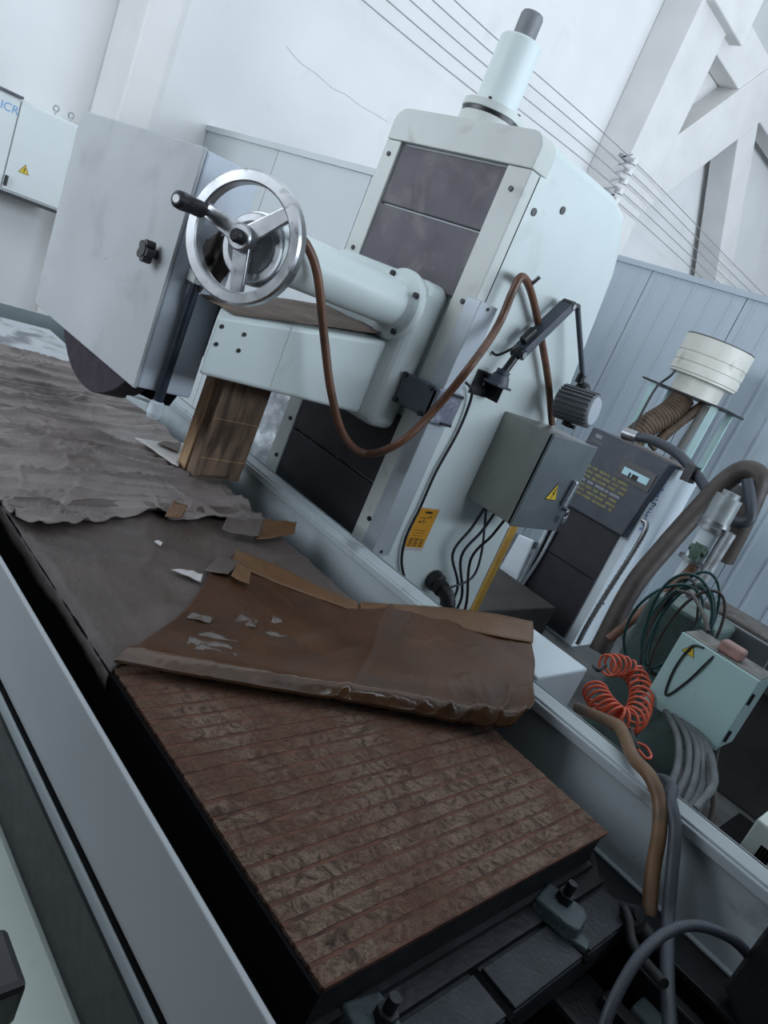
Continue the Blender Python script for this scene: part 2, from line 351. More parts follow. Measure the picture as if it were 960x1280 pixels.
for yy in (1.655, 1.745):
    z0 = .20*kc; MB().cyl((CX-.1, yy*kc, z0), (CX-.1, yy*kc, z0+.03), .008, n=8).tube([(CX-.1, yy*kc+.022*math.cos(a), z0+.05+.022*math.sin(a)) for a in [i*math.pi/5 for i in range(11)]], .006, 6, 0).build('lifting_eye', STEEL, cab)
warning_triangle(cab, (CX, 1.545*kc, -.165*kc), (0,1,0), (0,0,1), .085, (1,0,0))
glyphs('ICR', .085, (CX+.0015, 1.345*kc, .108*kc), (0,1,0), (0,0,1), PRINTB, cab, 'lettering')
# white partition behind the column (runs along x)
def panel_run(name, label_kind, x0, x1, y, ztop, m, wdt, rib):
    root = thing(name, label_kind, 'partition', ((x0+x1)/2, y, FL)); root['kind'] = 'structure'
    n = int(round((x1-x0)/wdt)); pw = (x1-x0)/n; mb = MB(); z0, z1 = 0, ztop-FL
    mb.box(.004, pw-.004, 0, .06, z0, z1)
    nr = int(pw/rib)
    for i in range(nr):
        xx = (i+.5)*pw/nr; mb.box(xx-.012, xx+.012, -.006, 0, z0, z1)
    me = mb.mesh('partition_panel', m, (0,0,0))
    for i in range(n): piece(me, 'partition_panel', root, (x0+i*pw, y, FL))
    B(x0, x1, y-.02, y+.08, ztop, ztop+.05).build('top_trim', m, root)
    return root
q = rx(261, 157, WX); PY1 = q[1]
panel_run('wall_partition', 'pale panel partition between the pilaster and the grinder column', WX, -3.3, PY1, q[2]-.05, PANW, 1.3, 9)
PY2 = 6.4; q2 = ry(785, 322, PY2)
panel_run('wall_partition', 'blue-grey ribbed panel partition behind the air compressor', -4.6, 5.6, PY2, q2[2]-.05, PANB, .9, .18)

# ------------------------------------------------------------------ surface grinder
gr = thing('surface_grinder', 'large pale surface grinder with column, wheel guard, handwheel and long rusty table', 'machine', (-1.6, 1.3, FL))
Yf, Ys, XR = 1.60, 1.50, -1.37
# bed
B(-3.45, .9, .46, 1.40, FL, -1.02).build('bed', BEDP, gr, bevel=.01)
B(-3.40, .85, .47, 1.39, -1.025, -1.008).build('bed_top', DSTEEL, gr)
B(-3.2, .55, .62, .72, -1.02, -.90).build('way_rail', DSTEEL, gr, bevel=.01)
B(-3.2, .55, 1.10, 1.22, -1.02, -.90).build('way_rail', DSTEEL, gr, bevel=.01)
B(-3.5, .95, .30, .44, FL, -.915).build('bed_front_panel', BEDP, gr, bevel=.012)
B(-3.5, .95, .435, .462, -.915, -.80).build('dark_band', BLACK, gr)  # black band between the lower lip and the bed panel
# front splash guard
fg = B(-3.45, .9, .447, .455, -.775, -.63).build('front_splash_guard', FTRAY, gr, bevel=.002)
B(-3.45, .9, .440, .447, -.815, -.782).build('lower_lip', TRAYP, fg, bevel=.002)
B(-3.45, .9, .4435, .452, -.785, -.774).build('lip_gap', BLACKM, fg)
# rear splash guard
rg = B(-3.4, 1.2, 1.400, 1.408, -.82, -.645).build('rear_splash_guard', TRAYP, gr)
B(-3.4, 1.2, 1.396, 1.455, -.650, -.640).build('top_flange', TRAYP, rg, bevel=.002)
B(-3.4, 1.2, 1.388, 1.397, -.668, -.645).build('rolled_edge', TRAYP, rg, bevel=.003)
B(-3.4, 1.2, 1.448, 1.456, -.9, -.640).build('outer_skin', TRAYP, rg)
B(-3.4, 1.2, 1.30, 1.40, -.835, -.82).build('inner_ledge', DSTEEL, rg, bevel=.003)
B(-3.4, 1.2, 1.388, 1.40, -.82, -.812).build('inner_bead', TRAYP, rg, bevel=.003)
B(-3.41, -3.40, .45, 1.456, -.86, -.66).build('end_plate', TRAYP, rg)
# table with magnetic chuck
tb = B(-3.31, -.195, .555, 1.285, -.87, -.80).build('work_table', TSTEEL, gr, bevel=.004)
B(-3.3, -.268, .56, 1.28, -.80, -.786).build('table_pad', DSTEEL, tb)
for yy in (.70, .885, 1.10): B(-.30, -.190, yy-.009, yy+.009, -.805, -.7985).build('t_slot', BLACKM, tb)
for y0, y1 in ((.575, .690), (.712, .874), (.896, 1.088), (1.112, 1.27)): B(-.262, -.197, y0, y1, -.80, -.792).build('table_end_plate', TSTEEL, tb, bevel=.002)
B(-3.3, -.30, .568, .5735, -.90, -.7035).build('gap_shade_strip', BLACKM, tb)  # black strip paints the deep shade between table side and front guard
B(-3.4, .9, .457, .62, -1.02, -.93).build('shaded_trough', BLACKM, gr)  # black colour carries the shade of the gap beside the table
ck = B(-3.0, -.305, .580, 1.265, -.775, -.706).build('magnetic_chuck', DSTEEL, gr, bevel=.003)
B(-3.0, -.296, .572, 1.273, -.787, -.772).build('chuck_flange', DSTEEL, ck)
B(-3.31, -2.78, .575, 1.275, -.706, -.701).build('table_end_surface', STAINED, ck)
pitch = .0285
strip_meshes = []
for var_ in range(5):
    n_ = 22; top_ = []; 
    A_ = [(-pitch/2+.0030+.0016*noise.noise(Vector((i*.7, var_*3.1, 1))), .576+.693*i/n_) for i in range(n_+1)]
    B_ = [(pitch/2-.0030+.0016*noise.noise(Vector((i*.7, var_*3.1, 9))), .576+.693*i/n_) for i in range(n_+1)]
    mb_ = MB(); vs_ = [(x, y, -.7) for x, y in A_]+[(x, y, -.7) for x, y in B_]+[(x, y, -.706) for x, y in A_]+[(x, y, -.706) for x, y in B_]; m_ = n_+1; fs_ = []
    for i in range(n_): fs_ += [(i, i+1, m_+i+1, m_+i), (i, 2*m_+i, 2*m_+i+1, i+1), (m_+i, m_+i+1, 3*m_+i+1, 3*m_+i)]
    fs_ += [(0, m_, 3*m_, 2*m_), (n_, 2*m_+n_, 3*m_+n_, m_+n_)]
    strip_meshes.append(mb_.add(vs_, fs_).mesh('pole_strip', RUST, (0,0,0)))
for i in range(30):
    o = bpy.data.objects.new('pole_strip', strip_meshes[(i*3) % 5]); C.objects.link(o); o.parent = ck
    o.location = (-.301-pitch*(i+.5)-ORIG[gr.as_pointer()][0], -ORIG[gr.as_pointer()][1], -ORIG[gr.as_pointer()][2]+.0005*abs(math.sin(i*2.3)))
B(-2.78, -.301, .577, 1.268, -.7075, -.7003).build('groove_filler', mat('groove_rust', (.105,.042,.025), .8, var=.55, vs=30, bump=.6, bs=60), ck)
# clamps at the table end
def clamp(cx, cy, rot, lab):
    t = thing('strap_clamp', lab, 'clamp', (cx, cy, -.80), 'clamps at the table end')
    c, s = math.cos(rot), math.sin(rot)
    def T(p): return (cx+p[0]*c-p[1]*s, cy+p[0]*s+p[1]*c, p[2])
    m = MB(); poly = [(-.045,-.03),(-.04,.033),(.03,.036),(.042,.02),(.04,-.025),(.02,-.034)]
    m.hull([T((x, y, -.792)) for x, y in poly], [T((x*.92, y*.92, -.765)) for x, y in poly]); m.build('clamp_body', CLAMPM, t, bevel=.004)
    m = MB(); poly = [(.012,-.03),(.012,.0),(.058,-.002),(.06,-.026)]
    m.hull([T((x, y, -.795)) for x, y in poly], [T((x, y, -.783)) for x, y in poly]); m.build('clamp_foot', CLAMPM, t, bevel=.003)
    b = T((-.005, .012, 0)); MB().cyl((b[0], b[1], -.766), (b[0], b[1], -.750), .0145, n=6).build('nut', DSTEEL, t)
    MB().cyl((b[0], b[1], -.752), (b[0], b[1], -.728), .008, n=14).build('bolt', DSTEEL, t)
    MB().cyl((b[0], b[1], -.768), (b[0], b[1], -.7655), .019, n=18).build('washer', DSTEEL, t)
clamp(-.262, 1.105, .25, 'grey cast strap clamp at the chuck corner beside the tan hose'); clamp(-.262, .665, -.1, 'dark strap clamp at the chuck corner beside the front splash guard')
# column
DZ = .54
col = MB()
prof = [(Yf+.01, FL), (2.33, FL), (2.30, -.3), (2.20, .35), (2.165, .44), (2.10, .52), (2.02, DZ), (Yf+.01, DZ)]
col.prism(prof, 'x', -1.975, XR)
col = col.build('column', COLP, gr, bevel=.045, seg=4)
cr_ = .048
capp = [(-1.976, .445), (XR+.001, .445)]+[(XR+.001-cr_+cr_*math.cos(a), .541-cr_+cr_*math.sin(a)) for a in [i*math.pi/16 for i in range(9)]]+[(-1.976+cr_-cr_*math.sin(a), .541-cr_+cr_*math.cos(a)) for a in [i*math.pi/16 for i in range(9)]]
MB().prism(capp, 'y', Yf-.012, Yf+.06).build('top_cap', FRAMEP, col, bevel=.003)
B(-1.975, -1.905, Yf-.012, Yf+.03, -1.0, .443).build('frame_strip', FRAMEP, col, bevel=.004)
B(-1.455, XR+.002, Yf-.012, Yf+.03, -1.0, .443).build('frame_strip', FRAMEP, col, bevel=.004)
for z0, z1 in ((.262, .438), (.07, .256)): B(-1.905, -1.455, Yf-.006 if z0 < .2 else Yf-.002, Yf+.02, z0, z1).build('cover_slat', COVER, col, bevel=.004)
for z0, z1 in ((-.52, -.30), (-.735, -.526), (-.95, -.741)): B(-1.905, -1.455, Yf-.008, Yf+.02, z0, z1).build('cover_slat', COVERB, col, bevel=.004)
B(XR-.001, XR+.0015, Yf+.028, Yf+.032, -.7, .44).build('seam', BLACKM, col)
for (x, z) in ((-1.94, .40), (-1.94, .1), (-1.41, .385), (-1.41, .07), (-1.41, -.19), (-1.41, -.62), (-1.93, -.50), (-1.93, -.64)):
    MB().cyl((x, Yf-.016, z), (x, Yf-.010, z), .0075, n=12).build('screw', BLACK, col)
for px, py in ((667,265), (703,263)):
    q = rx(px, py, XR); MB().cyl((XR-.002, q[1], q[2]), (XR+.003, q[1], q[2]), .011, n=14).build('hole_plug', BLACK, col)
# lifting screw housing on top
tx, ty = -1.70, 1.705
MB().lathe([(0,.535),(.092,.535),(.092,.575),(.088,.58),(.088,.59),(.094,.592),(.094,.612),(.07,.616)], (tx,ty,0), (0,0,1)).build('flange_ring', FRAMEP, col)
MB().lathe([(.0885,.579),(.0905,.580),(.0905,.590),(.0885,.591)], (tx,ty,0), (0,0,1)).build('gasket', BLACK, col)
MB().lathe([(.064,.61),(.064,.800),(.060,.805),(0,.805)], (tx,ty,0), (0,0,1)).build('screw_housing', COLP, col)
MB().lathe([(.034,.80),(.034,.872),(.031,.88),(0,.88)], (tx,ty,0), (0,0,1)).build('screw_end_cap', CASTG, col)
for a in (.4, 2.2, 3.6, 5.2): MB().cyl((tx+.079*math.cos(a), ty+.079*math.sin(a), .61), (tx+.079*math.cos(a), ty+.079*math.sin(a), .622), .006, n=6).build('bolt', BLACK, col)
# saddle and arm
sd = MB(); sd.box(-1.925, -1.478, Ys, Yf+.02, -.36, .085)
sd = sd.build('saddle', COLP, gr, bevel=.035, seg=4)
arm = MB()
xa, xl = -1.540, -1.93
yb = 1.62
plan = [(xa, .950), (xa, yb), (xl, yb), (xl, 1.085), (-1.752, 1.085)]
zt = lambda y: -.185+(y-.985)/(1.5-.985)*.085 if y < 1.5 else -.10
arm.hull([(x, y, -.342) for x, y in plan], [(x, y, zt(y)) for x, y in plan])
arm = arm.build('arm', COLP, gr, bevel=.012, seg=4)
G = []
for i in range(15):
    y = 1.0+.50*i/14; row = []
    for j in range(9):
        x = xa-.015-.30*j/8; row.append((x, y, zt(y)+.0025+.004*noise.noise(Vector((x*14, y*9, 2)))))
    G.append(row)
MB().grid(G).build('dust_layer', DUST, arm, solid=.002)
for px, py in ((277,408), (305,418), (270,430), (298,438), ):
    q = rx(px, py, xa); MB().cyl((xa-.002, q[1], q[2]), (xa+.003, q[1], q[2]), .0055, n=10).build('screw', DSTEEL, arm)
for y in (1.165,): B(xa-.001, xa+.001, y, y+.002, -.33, -.16).build('joint_line', FRAMEP, arm)
# handwheel tube
hx, hz, hy = -1.556, -.008, .962
ht = MB().cyl((hx, Ys-.012, hz), (hx, 1.03, hz), .066, n=36)
ht = ht.build('feed_tube', COLP, gr)
MB().lathe([(.066, -.03),(.078,-.02),(.098,-.018),(.102,-.010),(.102,.004)], (hx, Ys, hz), (0,1,0)).build('tube_flange', COLP, ht)
for a in (.5, 2.1, 3.7, 5.3): 
    q = (hx+.087*math.cos(a), hz+.087*math.sin(a)); MB().cyl((q[0], Ys-.028, q[1]), (q[0], Ys-.014, q[1]), .008, n=12).build('bolt', BLACK, ht)
# handwheel, its axis turned towards the operator
c0 = Vector((hx, hy, hz)); HA = Vector((math.sin(R(27)), -math.cos(R(27)), 0)); HB = -HA
def onwheel(px, py, d=0):
    r_ = Vector(ray(px, py)); o_ = c0+HA*d; return r_*(o_.dot(HA)/r_.dot(HA))
hw = MB().lathe([(.122,-.012),(.126,-.016),(.147,-.016),(.152,-.010),(.152,.014),(.147,.019),(.126,.019),(.122,.014)], tuple(c0), tuple(HB), n=64, closed=True).build('handwheel', ALU, gr)
for px, py in ((258,262), (360,268), (296,362)):
    d = onwheel(px, py)-c0; d = d.normalized()*.130; n = HA.cross(d).normalized()
    a, b = .022, .017; o1, o2 = c0+d*.14, c0+d
    MB().hull([o1-n*a+HA*.010, o1+n*a+HA*.010, o2+n*b+HA*.006, o2-n*b+HA*.006], [o1-n*a+HB*.010, o1+n*a+HB*.010, o2+n*b+HB*.005, o2-n*b+HB*.005]).build('spoke', ALU, hw, bevel=.003)
MB().lathe([(0,-.026),(.027,-.026),(.031,-.022),(.031,.03),(.0,.03)], tuple(c0), tuple(HB)).build('hub', ALU, hw)
MB().lathe([(0,-.046),(.011,-.046),(.016,-.038),(.016,-.024)], tuple(c0), tuple(HB)).build('hub_nut', DSTEEL, hw)
q = onwheel(256, 264, .016); e = q+HA*.008
hd = MB().lathe([(0,.105),(.012,.105),(.019,.098),(.0205,.085),(.0185,.04),(.019,.010),(.015,.002),(0,.0)], tuple(e), tuple(HA), n=24).build('handle', BLACK, hw)
MB().lathe([(0,.1065),(.009,.1065),(.009,.100)], tuple(e), tuple(HA), n=14).build('handle_end', STEEL, hw)
MB().cyl(tuple(q+HB*.02), tuple(e+HA*.004), .008, n=12).build('handle_pin', STEEL, hw)
MB().lathe([(0,.028),(.076,.028),(.080,.032),(.080,.040),(.070,.042),(.070,.050),(.086,.052),(.086,.070),(.05,.074)], tuple(c0+Vector((.012,0,-.012))), tuple(HB), n=44).build('dial_ring', ALU, ht)
MB().lathe([(0,.024),(.060,.024),(.060,.03)], tuple(c0+Vector((.012,0,-.012))), tuple(HB), n=44).build('dial_face', CASTG, ht)
# wheel guard
GX0, GX1, GY, GZ0, GZ1 = -2.534, -1.738, .90, -.455, .145
wg = MB().prism([(GX0+.03, GZ1), (GX0, GZ1-.05), (GX0+.03, GZ0), (GX1+.015, GZ0), (GX1, GZ1)], 'y', GY+.008, GY+.165).build('wheel_guard', GUARDS, gr, bevel=.006)
dr = MB().prism([(GX0+.03, GZ1+.003), (GX0, GZ1-.05), (GX0+.028, GZ0-.004), (GX1+.02, GZ0-.002), (GX1+.002, GZ1+.003)], 'y', GY-.004, GY+.006).build('guard_door', GUARDP, wg, bevel=.003)
q = ry(197, 319, GY); kn = MB().cyl((q[0], GY-.004, q[2]), (q[0], GY-.022, q[2]), .012, n=14)
for i in range(5):
    a = i*2*math.pi/5; kn.cyl((q[0]+.018*math.cos(a), GY-.018, q[2]+.018*math.sin(a)), (q[0]+.018*math.cos(a), GY-.042, q[2]+.018*math.sin(a)), .011, n=12)
kn.cyl((q[0], GY-.018, q[2]), (q[0], GY-.044, q[2]), .017, n=18); kn.build('star_knob', BLACK, wg)
gw = MB().lathe([(.06,.0),(.332,.0),(.335,.004),(.335,.071),(.332,.075),(.06,.075)], (-2.085, .935, -.246), (0,1,0), n=72).build('grinding_wheel', WHEEL, gr)
MB().prism([(GX1-.42, GZ0), (GX1-.02, GZ0), (GX1-.05, GZ0-.05), (GX1-.34, GZ0-.09)], 'y', 1.02, 1.05).build('guard_back_plate', BLACKM, wg)
# coolant pipe
X = -1.705; a = rx(247, 350, X); b = rx(194, 512, X)
cp_ = MB().cyl((X, a[1], a[2]), (X, a[1], b[2]), .013, n=18).build('coolant_pipe', BLUEROD, gr)
MB().lathe([(.013,.035),(.019,.03),(.021,0),(.017,-.012),(0,-.012)], (X, a[1], b[2]-.01), (0,0,1), n=20).build('nozzle_collar', WHITEP, cp_)
MB().hull([(X-.012, a[1]-.018, b[2]-.015), (X-.012, a[1]+.018, b[2]-.015), (X-.115, a[1]+.03, b[2]-.02), (X-.115, a[1]-.03, b[2]-.02)], [(X-.012, a[1]-.018, b[2]+.01), (X-.012, a[1]+.018, b[2]+.01), (X-.115, a[1]+.03, b[2]-.008), (X-.115, a[1]-.03, b[2]-.008)]).build('flat_nozzle', TRAYP, cp_, bevel=.003)
B(GX1-.01, X+.02, a[1]-.02, a[1]+.02, a[2]-.01, a[2]+.02).build('pipe_bracket', FRAMEP, cp_, bevel=.004)
# corner channel on the column edge + base behind the guard
ch = MB().box(XR-.028, XR+.028, Yf-.018, Yf+.062, -.71, .09).build('corner_channel', mat('zinc_channel', (.45,.49,.53), .4, .3, var=.1, vs=5), col, bevel=.003)
for z in (.082, -.69): MB().cyl((XR+.02, Yf+.02, z-.006), (XR+.031, Yf+.02, z-.006), .005, n=10).build('rivet', BLACK, col)
B(-.87, -.638, 1.46, 1.70, FL, -.630).build('column_base', WHITEP, gr, bevel=.006)
B(-.638, .5, 1.46, 1.78, FL, -.80).build('base_ledge', mat('grimy_ledge', (.13,.12,.115), .7, var=.4, vs=8, dirt=((.34,.34,.33), .6, 10, .60)), gr, bevel=.01)
# orange data plate
q = [rx(*p, XR) for p in ((527,636),(550,638),(529,684),(505,683))]
y0, y1, z0, z1 = 1.744, 1.838, -.688, -.548
lb = B(XR, XR+.0016, y0-.004, y1+.004, z0-.012, z1+.004).build('data_plate', PAPERW, col, label='white-edged orange lubrication chart label')
lb2 = B(XR+.0016, XR+.0022, y0, y1, z0, z1).build('orange_field', ORL, col)
m = MB(); P = lambda a, b, c, d: m.box(XR+.0022, XR+.0028, y0+a, y0+b, z0+c, z0+d)
P(.032,.066,.124,.131); P(.020,.060,.106,.108); P(.060,.074,.110,.113); P(.024,.058,.094,.0955); P(.018,.03,.090,.094); P(.040,.042,.086,.106)
for i in range(4): P(.018,.07,.062-.010*i,.0632-.010*i)
for i in range(4):
    for j in range(3): P(.012+.027*j,.030+.027*j,.006+.007*i,.0092+.007*i)
m.build('plate_print', PRINTK, col)
# black cable gland elbow on the column side
q = rx(541, 722, XR)
el = thing('conduit_elbow', 'black ribbed conduit elbow plugged into the column side', 'conduit', (XR, q[1], q[2]))
MB().lathe([(0,0),(.036,0),(.036,.03),(.030,.034),(.030,.06)], (XR, q[1], q[2]), (1,0,-.25), n=24).build('gland', BLACK, el)
pts = catmull([(XR+.05,q[1],q[2]-.012),(XR+.085,q[1]+.01,q[2]-.03),(XR+.10,q[1]+.015,q[2]-.09),(XR+.10,q[1]+.015,q[2]-.26)], 14)
MB().tube(pts, lambda t: .026+.003*math.sin(t*110), 16, 0).build('ribbed_conduit', BLACK, el)

# ------------------------------------------------------------------ papers and wood on the table
def resample(pts, n):
    P = catmull(pts, 8) if len(pts) > 2 else [Vector(p) for p in pts]
    d = [0]
    for i in range(1, len(P)): d.append(d[-1]+(P[i]-P[i-1]).length)
    out = []; j = 0
    for i in range(n):
        t = d[-1]*i/(n-1)
        while j < len(P)-2 and d[j+1] < t: j += 1
        s_ = (t-d[j])/max(1e-9, d[j+1]-d[j]); out.append(P[j].lerp(P[j+1], min(1, max(0, s_))))
    return out
def coons(bot, top, left, right, nu, nv, disp):
    b, t, l, r = resample(bot, nu), resample(top, nu), resample(left, nv), resample(right, nv); G = []
    for i in range(nu):
        u = i/(nu-1); row = []
        for j in range(nv):
            v = j/(nv-1)
            p = b[i]*(1-v)+t[i]*v+l[j]*(1-u)+r[j]*u-(b[0]*(1-u)*(1-v)+b[-1]*u*(1-v)+t[0]*(1-u)*v+t[-1]*u*v)
            row.append(tuple(p+Vector(disp(u, v, p))))
        G.append(row)
    return MB().grid(G)
def ridge(x): return 1-abs(2*x)
def fr(p, s, o=4): return noise.fractal(Vector(p)*s, 1.0, 2.0, o)
ZT = -.699
def Z(px, py, dz=0): return rz(px, py, ZT+dz)
# A: wrinkled far sheet
def crease(q, th): return max(0, (ridge(noise.noise(Vector(q)))-th)/(1-th))**2
def dispA(u, v, p):
    wx, wy = p.x+.03*fr((p.x, p.y, 5), 3, 2), p.y+.05*fr((p.y, p.x, 9), 3, 2)
    h = 1.0*.017*crease((wx*7, wy*.9, 1.3), .70)+.013*crease((wx*13+wy*1.2, wy*1.3, 7.7), .74)+.005*crease((wx*24+wy*2, wy*2.4, 2.7), .72)+.004*crease((wx*3+wy*6, wy*5-wx*2, 3.1), .85)
    h += .0012*fr((p.x*2, p.y, 0), 9)+.002
    edge = math.exp(-(v/.035)**2)
    return (0, 0, h+edge*(.010+.004*math.sin(u*13)))
bot = [Z(14,652), Z(40,664), Z(62,667), Z(125,657), Z(190,646), Z(215,657), Z(262,654), (-1.455, 1.20, ZT), (-1.47, 1.272, ZT)]
bot[0] = (-1.385, .565, ZT)
top = [(-2.80, .565, ZT), (-2.82, .8, ZT), (-2.80, .95, ZT), (-2.77, 1.14, ZT), (-2.79, 1.272, ZT)]
coons(bot, top, [bot[0], (-2.1, .563, ZT), top[0]], [bot[-1], (-2.1, 1.274, ZT), top[-1]], 130, 260, dispA).build(
    'kraft_paper_sheet', PAPERA, solid=.0012, label='wrinkled grey-brown paper sheet spread under the grinding wheel', cat='paper sheet')
# B: smoother dark sheet, hanging over the front edge
def dispB(u, v, p):
    h = .0018+.0016*fr((p.x*4, p.y*1.3, 3), 5)+max(0, ridge(noise.noise(Vector((p.x*6+p.y*3, p.y*9, 8))))-.7)*.012+max(0, ridge(noise.noise(Vector((p.x*22-p.y*6, p.y*5, 3))))-.75)*.007
    dy = 0
    if p.y < .578:
        t = (.578-p.y); h -= t*1.0; dy = t-min(t, .016)-.006*noise.noise(Vector((p.x*9, 1, 1)))*min(1, t*20)
    return (0, dy, h)
ZB = ZT+.0005
bot = [(-.872, .548, ZB), (-.90, .60, ZB), (-.93, .75, ZB), (-.95, .95, ZB), (-1.0, 1.15, ZB), (-1.03, 1.268, ZB)]
top = [(-1.50, .548, ZB), (-1.52, .7, ZB), (-1.55, .95, ZB), (-1.56, 1.268, ZB)]
coons(bot, top, [bot[0], (-1.05,.553,ZB), (-1.25,.545,ZB), top[0]], [bot[-1], (-1.2, 1.272, ZB), top[-1]], 70, 60, dispB).build(
    'kraft_paper_sheet', PAPERB, solid=.001, label='smooth dark grey paper sheet hanging over the front table edge', cat='paper sheet')
# C: big oiled sheet lying across table and rear guard
def CP(px, py, z): return rz(px, py, z)
botC = [CP(140,832,-.690), CP(230,849,-.690), CP(350,870,-.690), CP(450,886,-.690), CP(545,905,-.690), CP(600,914,-.685), CP(640,914,-.672)]
topC = [CP(298,690,-.690), CP(350,712,-.690), CP(400,738,-.690), CP(446,756,-.685), CP(500,759,-.645), CP(560,763,-.628), CP(615,770,-.610), CP(665,780,-.604)]
leftC = [botC[0], CP(185,800,-.692), CP(225,770,-.692), CP(250,738,-.692), CP(268,712,-.692), topC[0]]
rightC = [botC[-1], CP(662,890,-.648), CP(664,865,-.628), CP(668,830,-.611), CP(664,805,-.606), topC[-1]]
def dispC(u, v, p):
    lip = .026*math.exp(-((v-.06)/.05)**2)+.006*math.exp(-((v-.2)/.12)**2)
    over = max(0, (u-.60)/.40)
    h = lip*(.55+.45*math.sin(min(1, u*1.4)*1.57))+.003
    h += .0012*fr((p.x*2, p.y*2, 11), 4)
    h += .002*crease((p.x*6-p.y*4, p.x*3+p.y*9, 4), .88)
    left = math.exp(-((u-.28)/.16)**2)*math.exp(-((v-.38)/.16)**2)
    h += left*.009*crease((p.x*14, p.y*5+p.x*4, 2.2), .35)
    h += over*.008*math.exp(-((v-.08)/.16)**2)*crease((u*13, v*4+u*3, 2), .45)*2
    h += .004*math.exp(-((u-.50)/.010)**2)
    return (0, 0, h)
sheetC = thing('oiled_paper_sheet', 'glossy brown oiled paper folded back across the table onto the rear guard', 'paper sheet', tuple(CP(400,800,-.70)))
coons(botC, topC, leftC, rightC, 150, 70, dispC).build('sheet', PAPERC, sheetC, solid=.0012)
GL = mat('oiled_paper_gloss', (.085, .040, .018), .14, var=.35, vs=14, bump=.08, bs=30, spec=.6)
_b, _t, _l, _r = resample(botC, 150), resample(topC, 150), resample(leftC, 70), resample(rightC, 70)
G = []
for i in range(150):
    u = i/149; row = []
    for j in range(14):
        v = .004+.085*j/13*(.75+.5*abs(noise.noise(Vector((u*9, 0, 5))))); lv = v*69; j0 = int(lv); f_ = lv-j0
        L_ = _l[j0].lerp(_l[j0+1], f_); R_ = _r[j0].lerp(_r[j0+1], f_)
        p = _b[i]*(1-v)+_t[i]*v+L_*(1-u)+R_*u-(_b[0]*(1-u)*(1-v)+_b[-1]*u*(1-v)+_t[0]*(1-u)*v+_t[-1]*u*v)
        d_ = dispC(u, v, p); row.append((p.x, p.y, p.z+d_[2]+.0014+.003*abs(noise.noise(Vector((u*34, v*20, 1))))*math.sin(math.pi*j/13)))
    G.append(row)
MB().grid(G).build('curled_edge', GL, sheetC, solid=.0008)
FLK = mat('oiled_paper_flake', (.085, .058, .045), .22, var=.3, vs=40, spec=.8)
for poly in (((232,806),(288,818),(292,811),(236,799)), ((236,794),(270,800),(300,806),(262,792)), ((232,772),(262,780),(266,774),(240,768)), ((290,778),(318,786),(322,778),(300,770)), ((325,795),(362,806),(366,800),(332,790)), ((338,780),(356,786),(350,776),(340,772)), ((240,812),(300,828),(296,820),(250,808))):
    a, b, c, d = [Vector(rz(x, y, -.684)) for x, y in poly]
    coons([a, a.lerp(b, .5), b], [d, d.lerp(c, .5), c], [a, d], [b, c], 14, 6, lambda u, v, p: (0, 0, .006*v+.004*fr((p.x, p.y, 1), 40))).build('lifted_flake', FLK, sheetC, solid=.0008)
# lighter hem folded along the far edge
def hem(pt, pb, name='folded_hem', m=PAPERH, n=60):
    l, r = [pb[0], pt[0]], [pb[-1], pt[-1]]
    return coons(pb, pt, l, r, n, 8, lambda u, v, p: (0, 0, .0055+.003*math.sin(v*math.pi)+.001*fr((p.x, p.y, 2), 25))).build(name, m, sheetC, solid=.001)
hem([CP(296,690,-.690), CP(350,711,-.690), CP(400,736,-.690), CP(446,754,-.685)], [CP(288,706,-.690), CP(340,730,-.690), CP(395,750,-.690), CP(446,768,-.685)])
hem([CP(449,755,-.685), CP(500,758,-.645), CP(560,762,-.628), CP(615,769,-.610), CP(665,779,-.604)], [CP(449,770,-.683), CP(500,776,-.655), CP(560,785,-.635), CP(615,797,-.615), CP(665,806,-.606)])
# small torn pieces
def scrap(poly, z, m, label, hgt=.012, name='paper_scrap', cat='paper scrap', curl=1.):
    pts = [Vector(rz(x, y, z)) for x, y in poly]; a, b, c, d = pts
    return coons([a, a.lerp(b, .5), b], [d, d.lerp(c, .5), c], [a, d], [b, c], 14, 10, lambda u, v, p: (0, 0, .004+hgt*(v*v*.5+.5*u*u)*curl+.003*fr((p.x, p.y, 1), 30))).build(name, m, solid=.001, label=label, cat=cat)
scrap([(255,715),(283,722),(300,708),(273,698)], -.688, PAPERB, 'small square grey paper scrap at the corner of the oiled sheet', .010)
scrap([(288,722),(310,735),(312,718),(296,706)], -.680, PAPERH, 'small curled tan scrap beside the oiled sheet hem', .012)
scrap([(213,714),(250,731),(252,722),(240,716)], -.692, PAPERW, 'thin pointed white paper sliver on the dark sheet', .006)
scrap([(192,679),(200,685),(202,682),(196,678)], -.694, PAPERW, 'tiny white paper chip on the dark sheet', .004)
scrap([(205,648),(225,652),(232,640),(215,630)], -.676, PAPERH, 'torn tan flap standing at the wrinkled sheet edge', .014)
scrap([(318,676),(366,672),(368,660),(322,652)], -.683, PAPERH, 'orange-brown rolled paper strip by the rear table edge', .016)
scrap([(276,664),(322,676),(328,657),(282,652)], -.680, PAPERB, 'crumpled grey-brown paper roll by the rear table edge', .018)
scrap([(168,548),(222,586),(232,556),(205,556)], -.683, PAPERW, 'white paper corner showing beside the wood block', .002)
scrap([(196,556),(222,567),(226,556),(205,553)], -.676, PAPERC, 'dark torn hole flap on the white paper corner', .002)
scrap([(246,600),(280,604),(300,592),(262,590)], -.683, PAPERB, 'splintered dark paper bits at the foot of the wood block', .014)
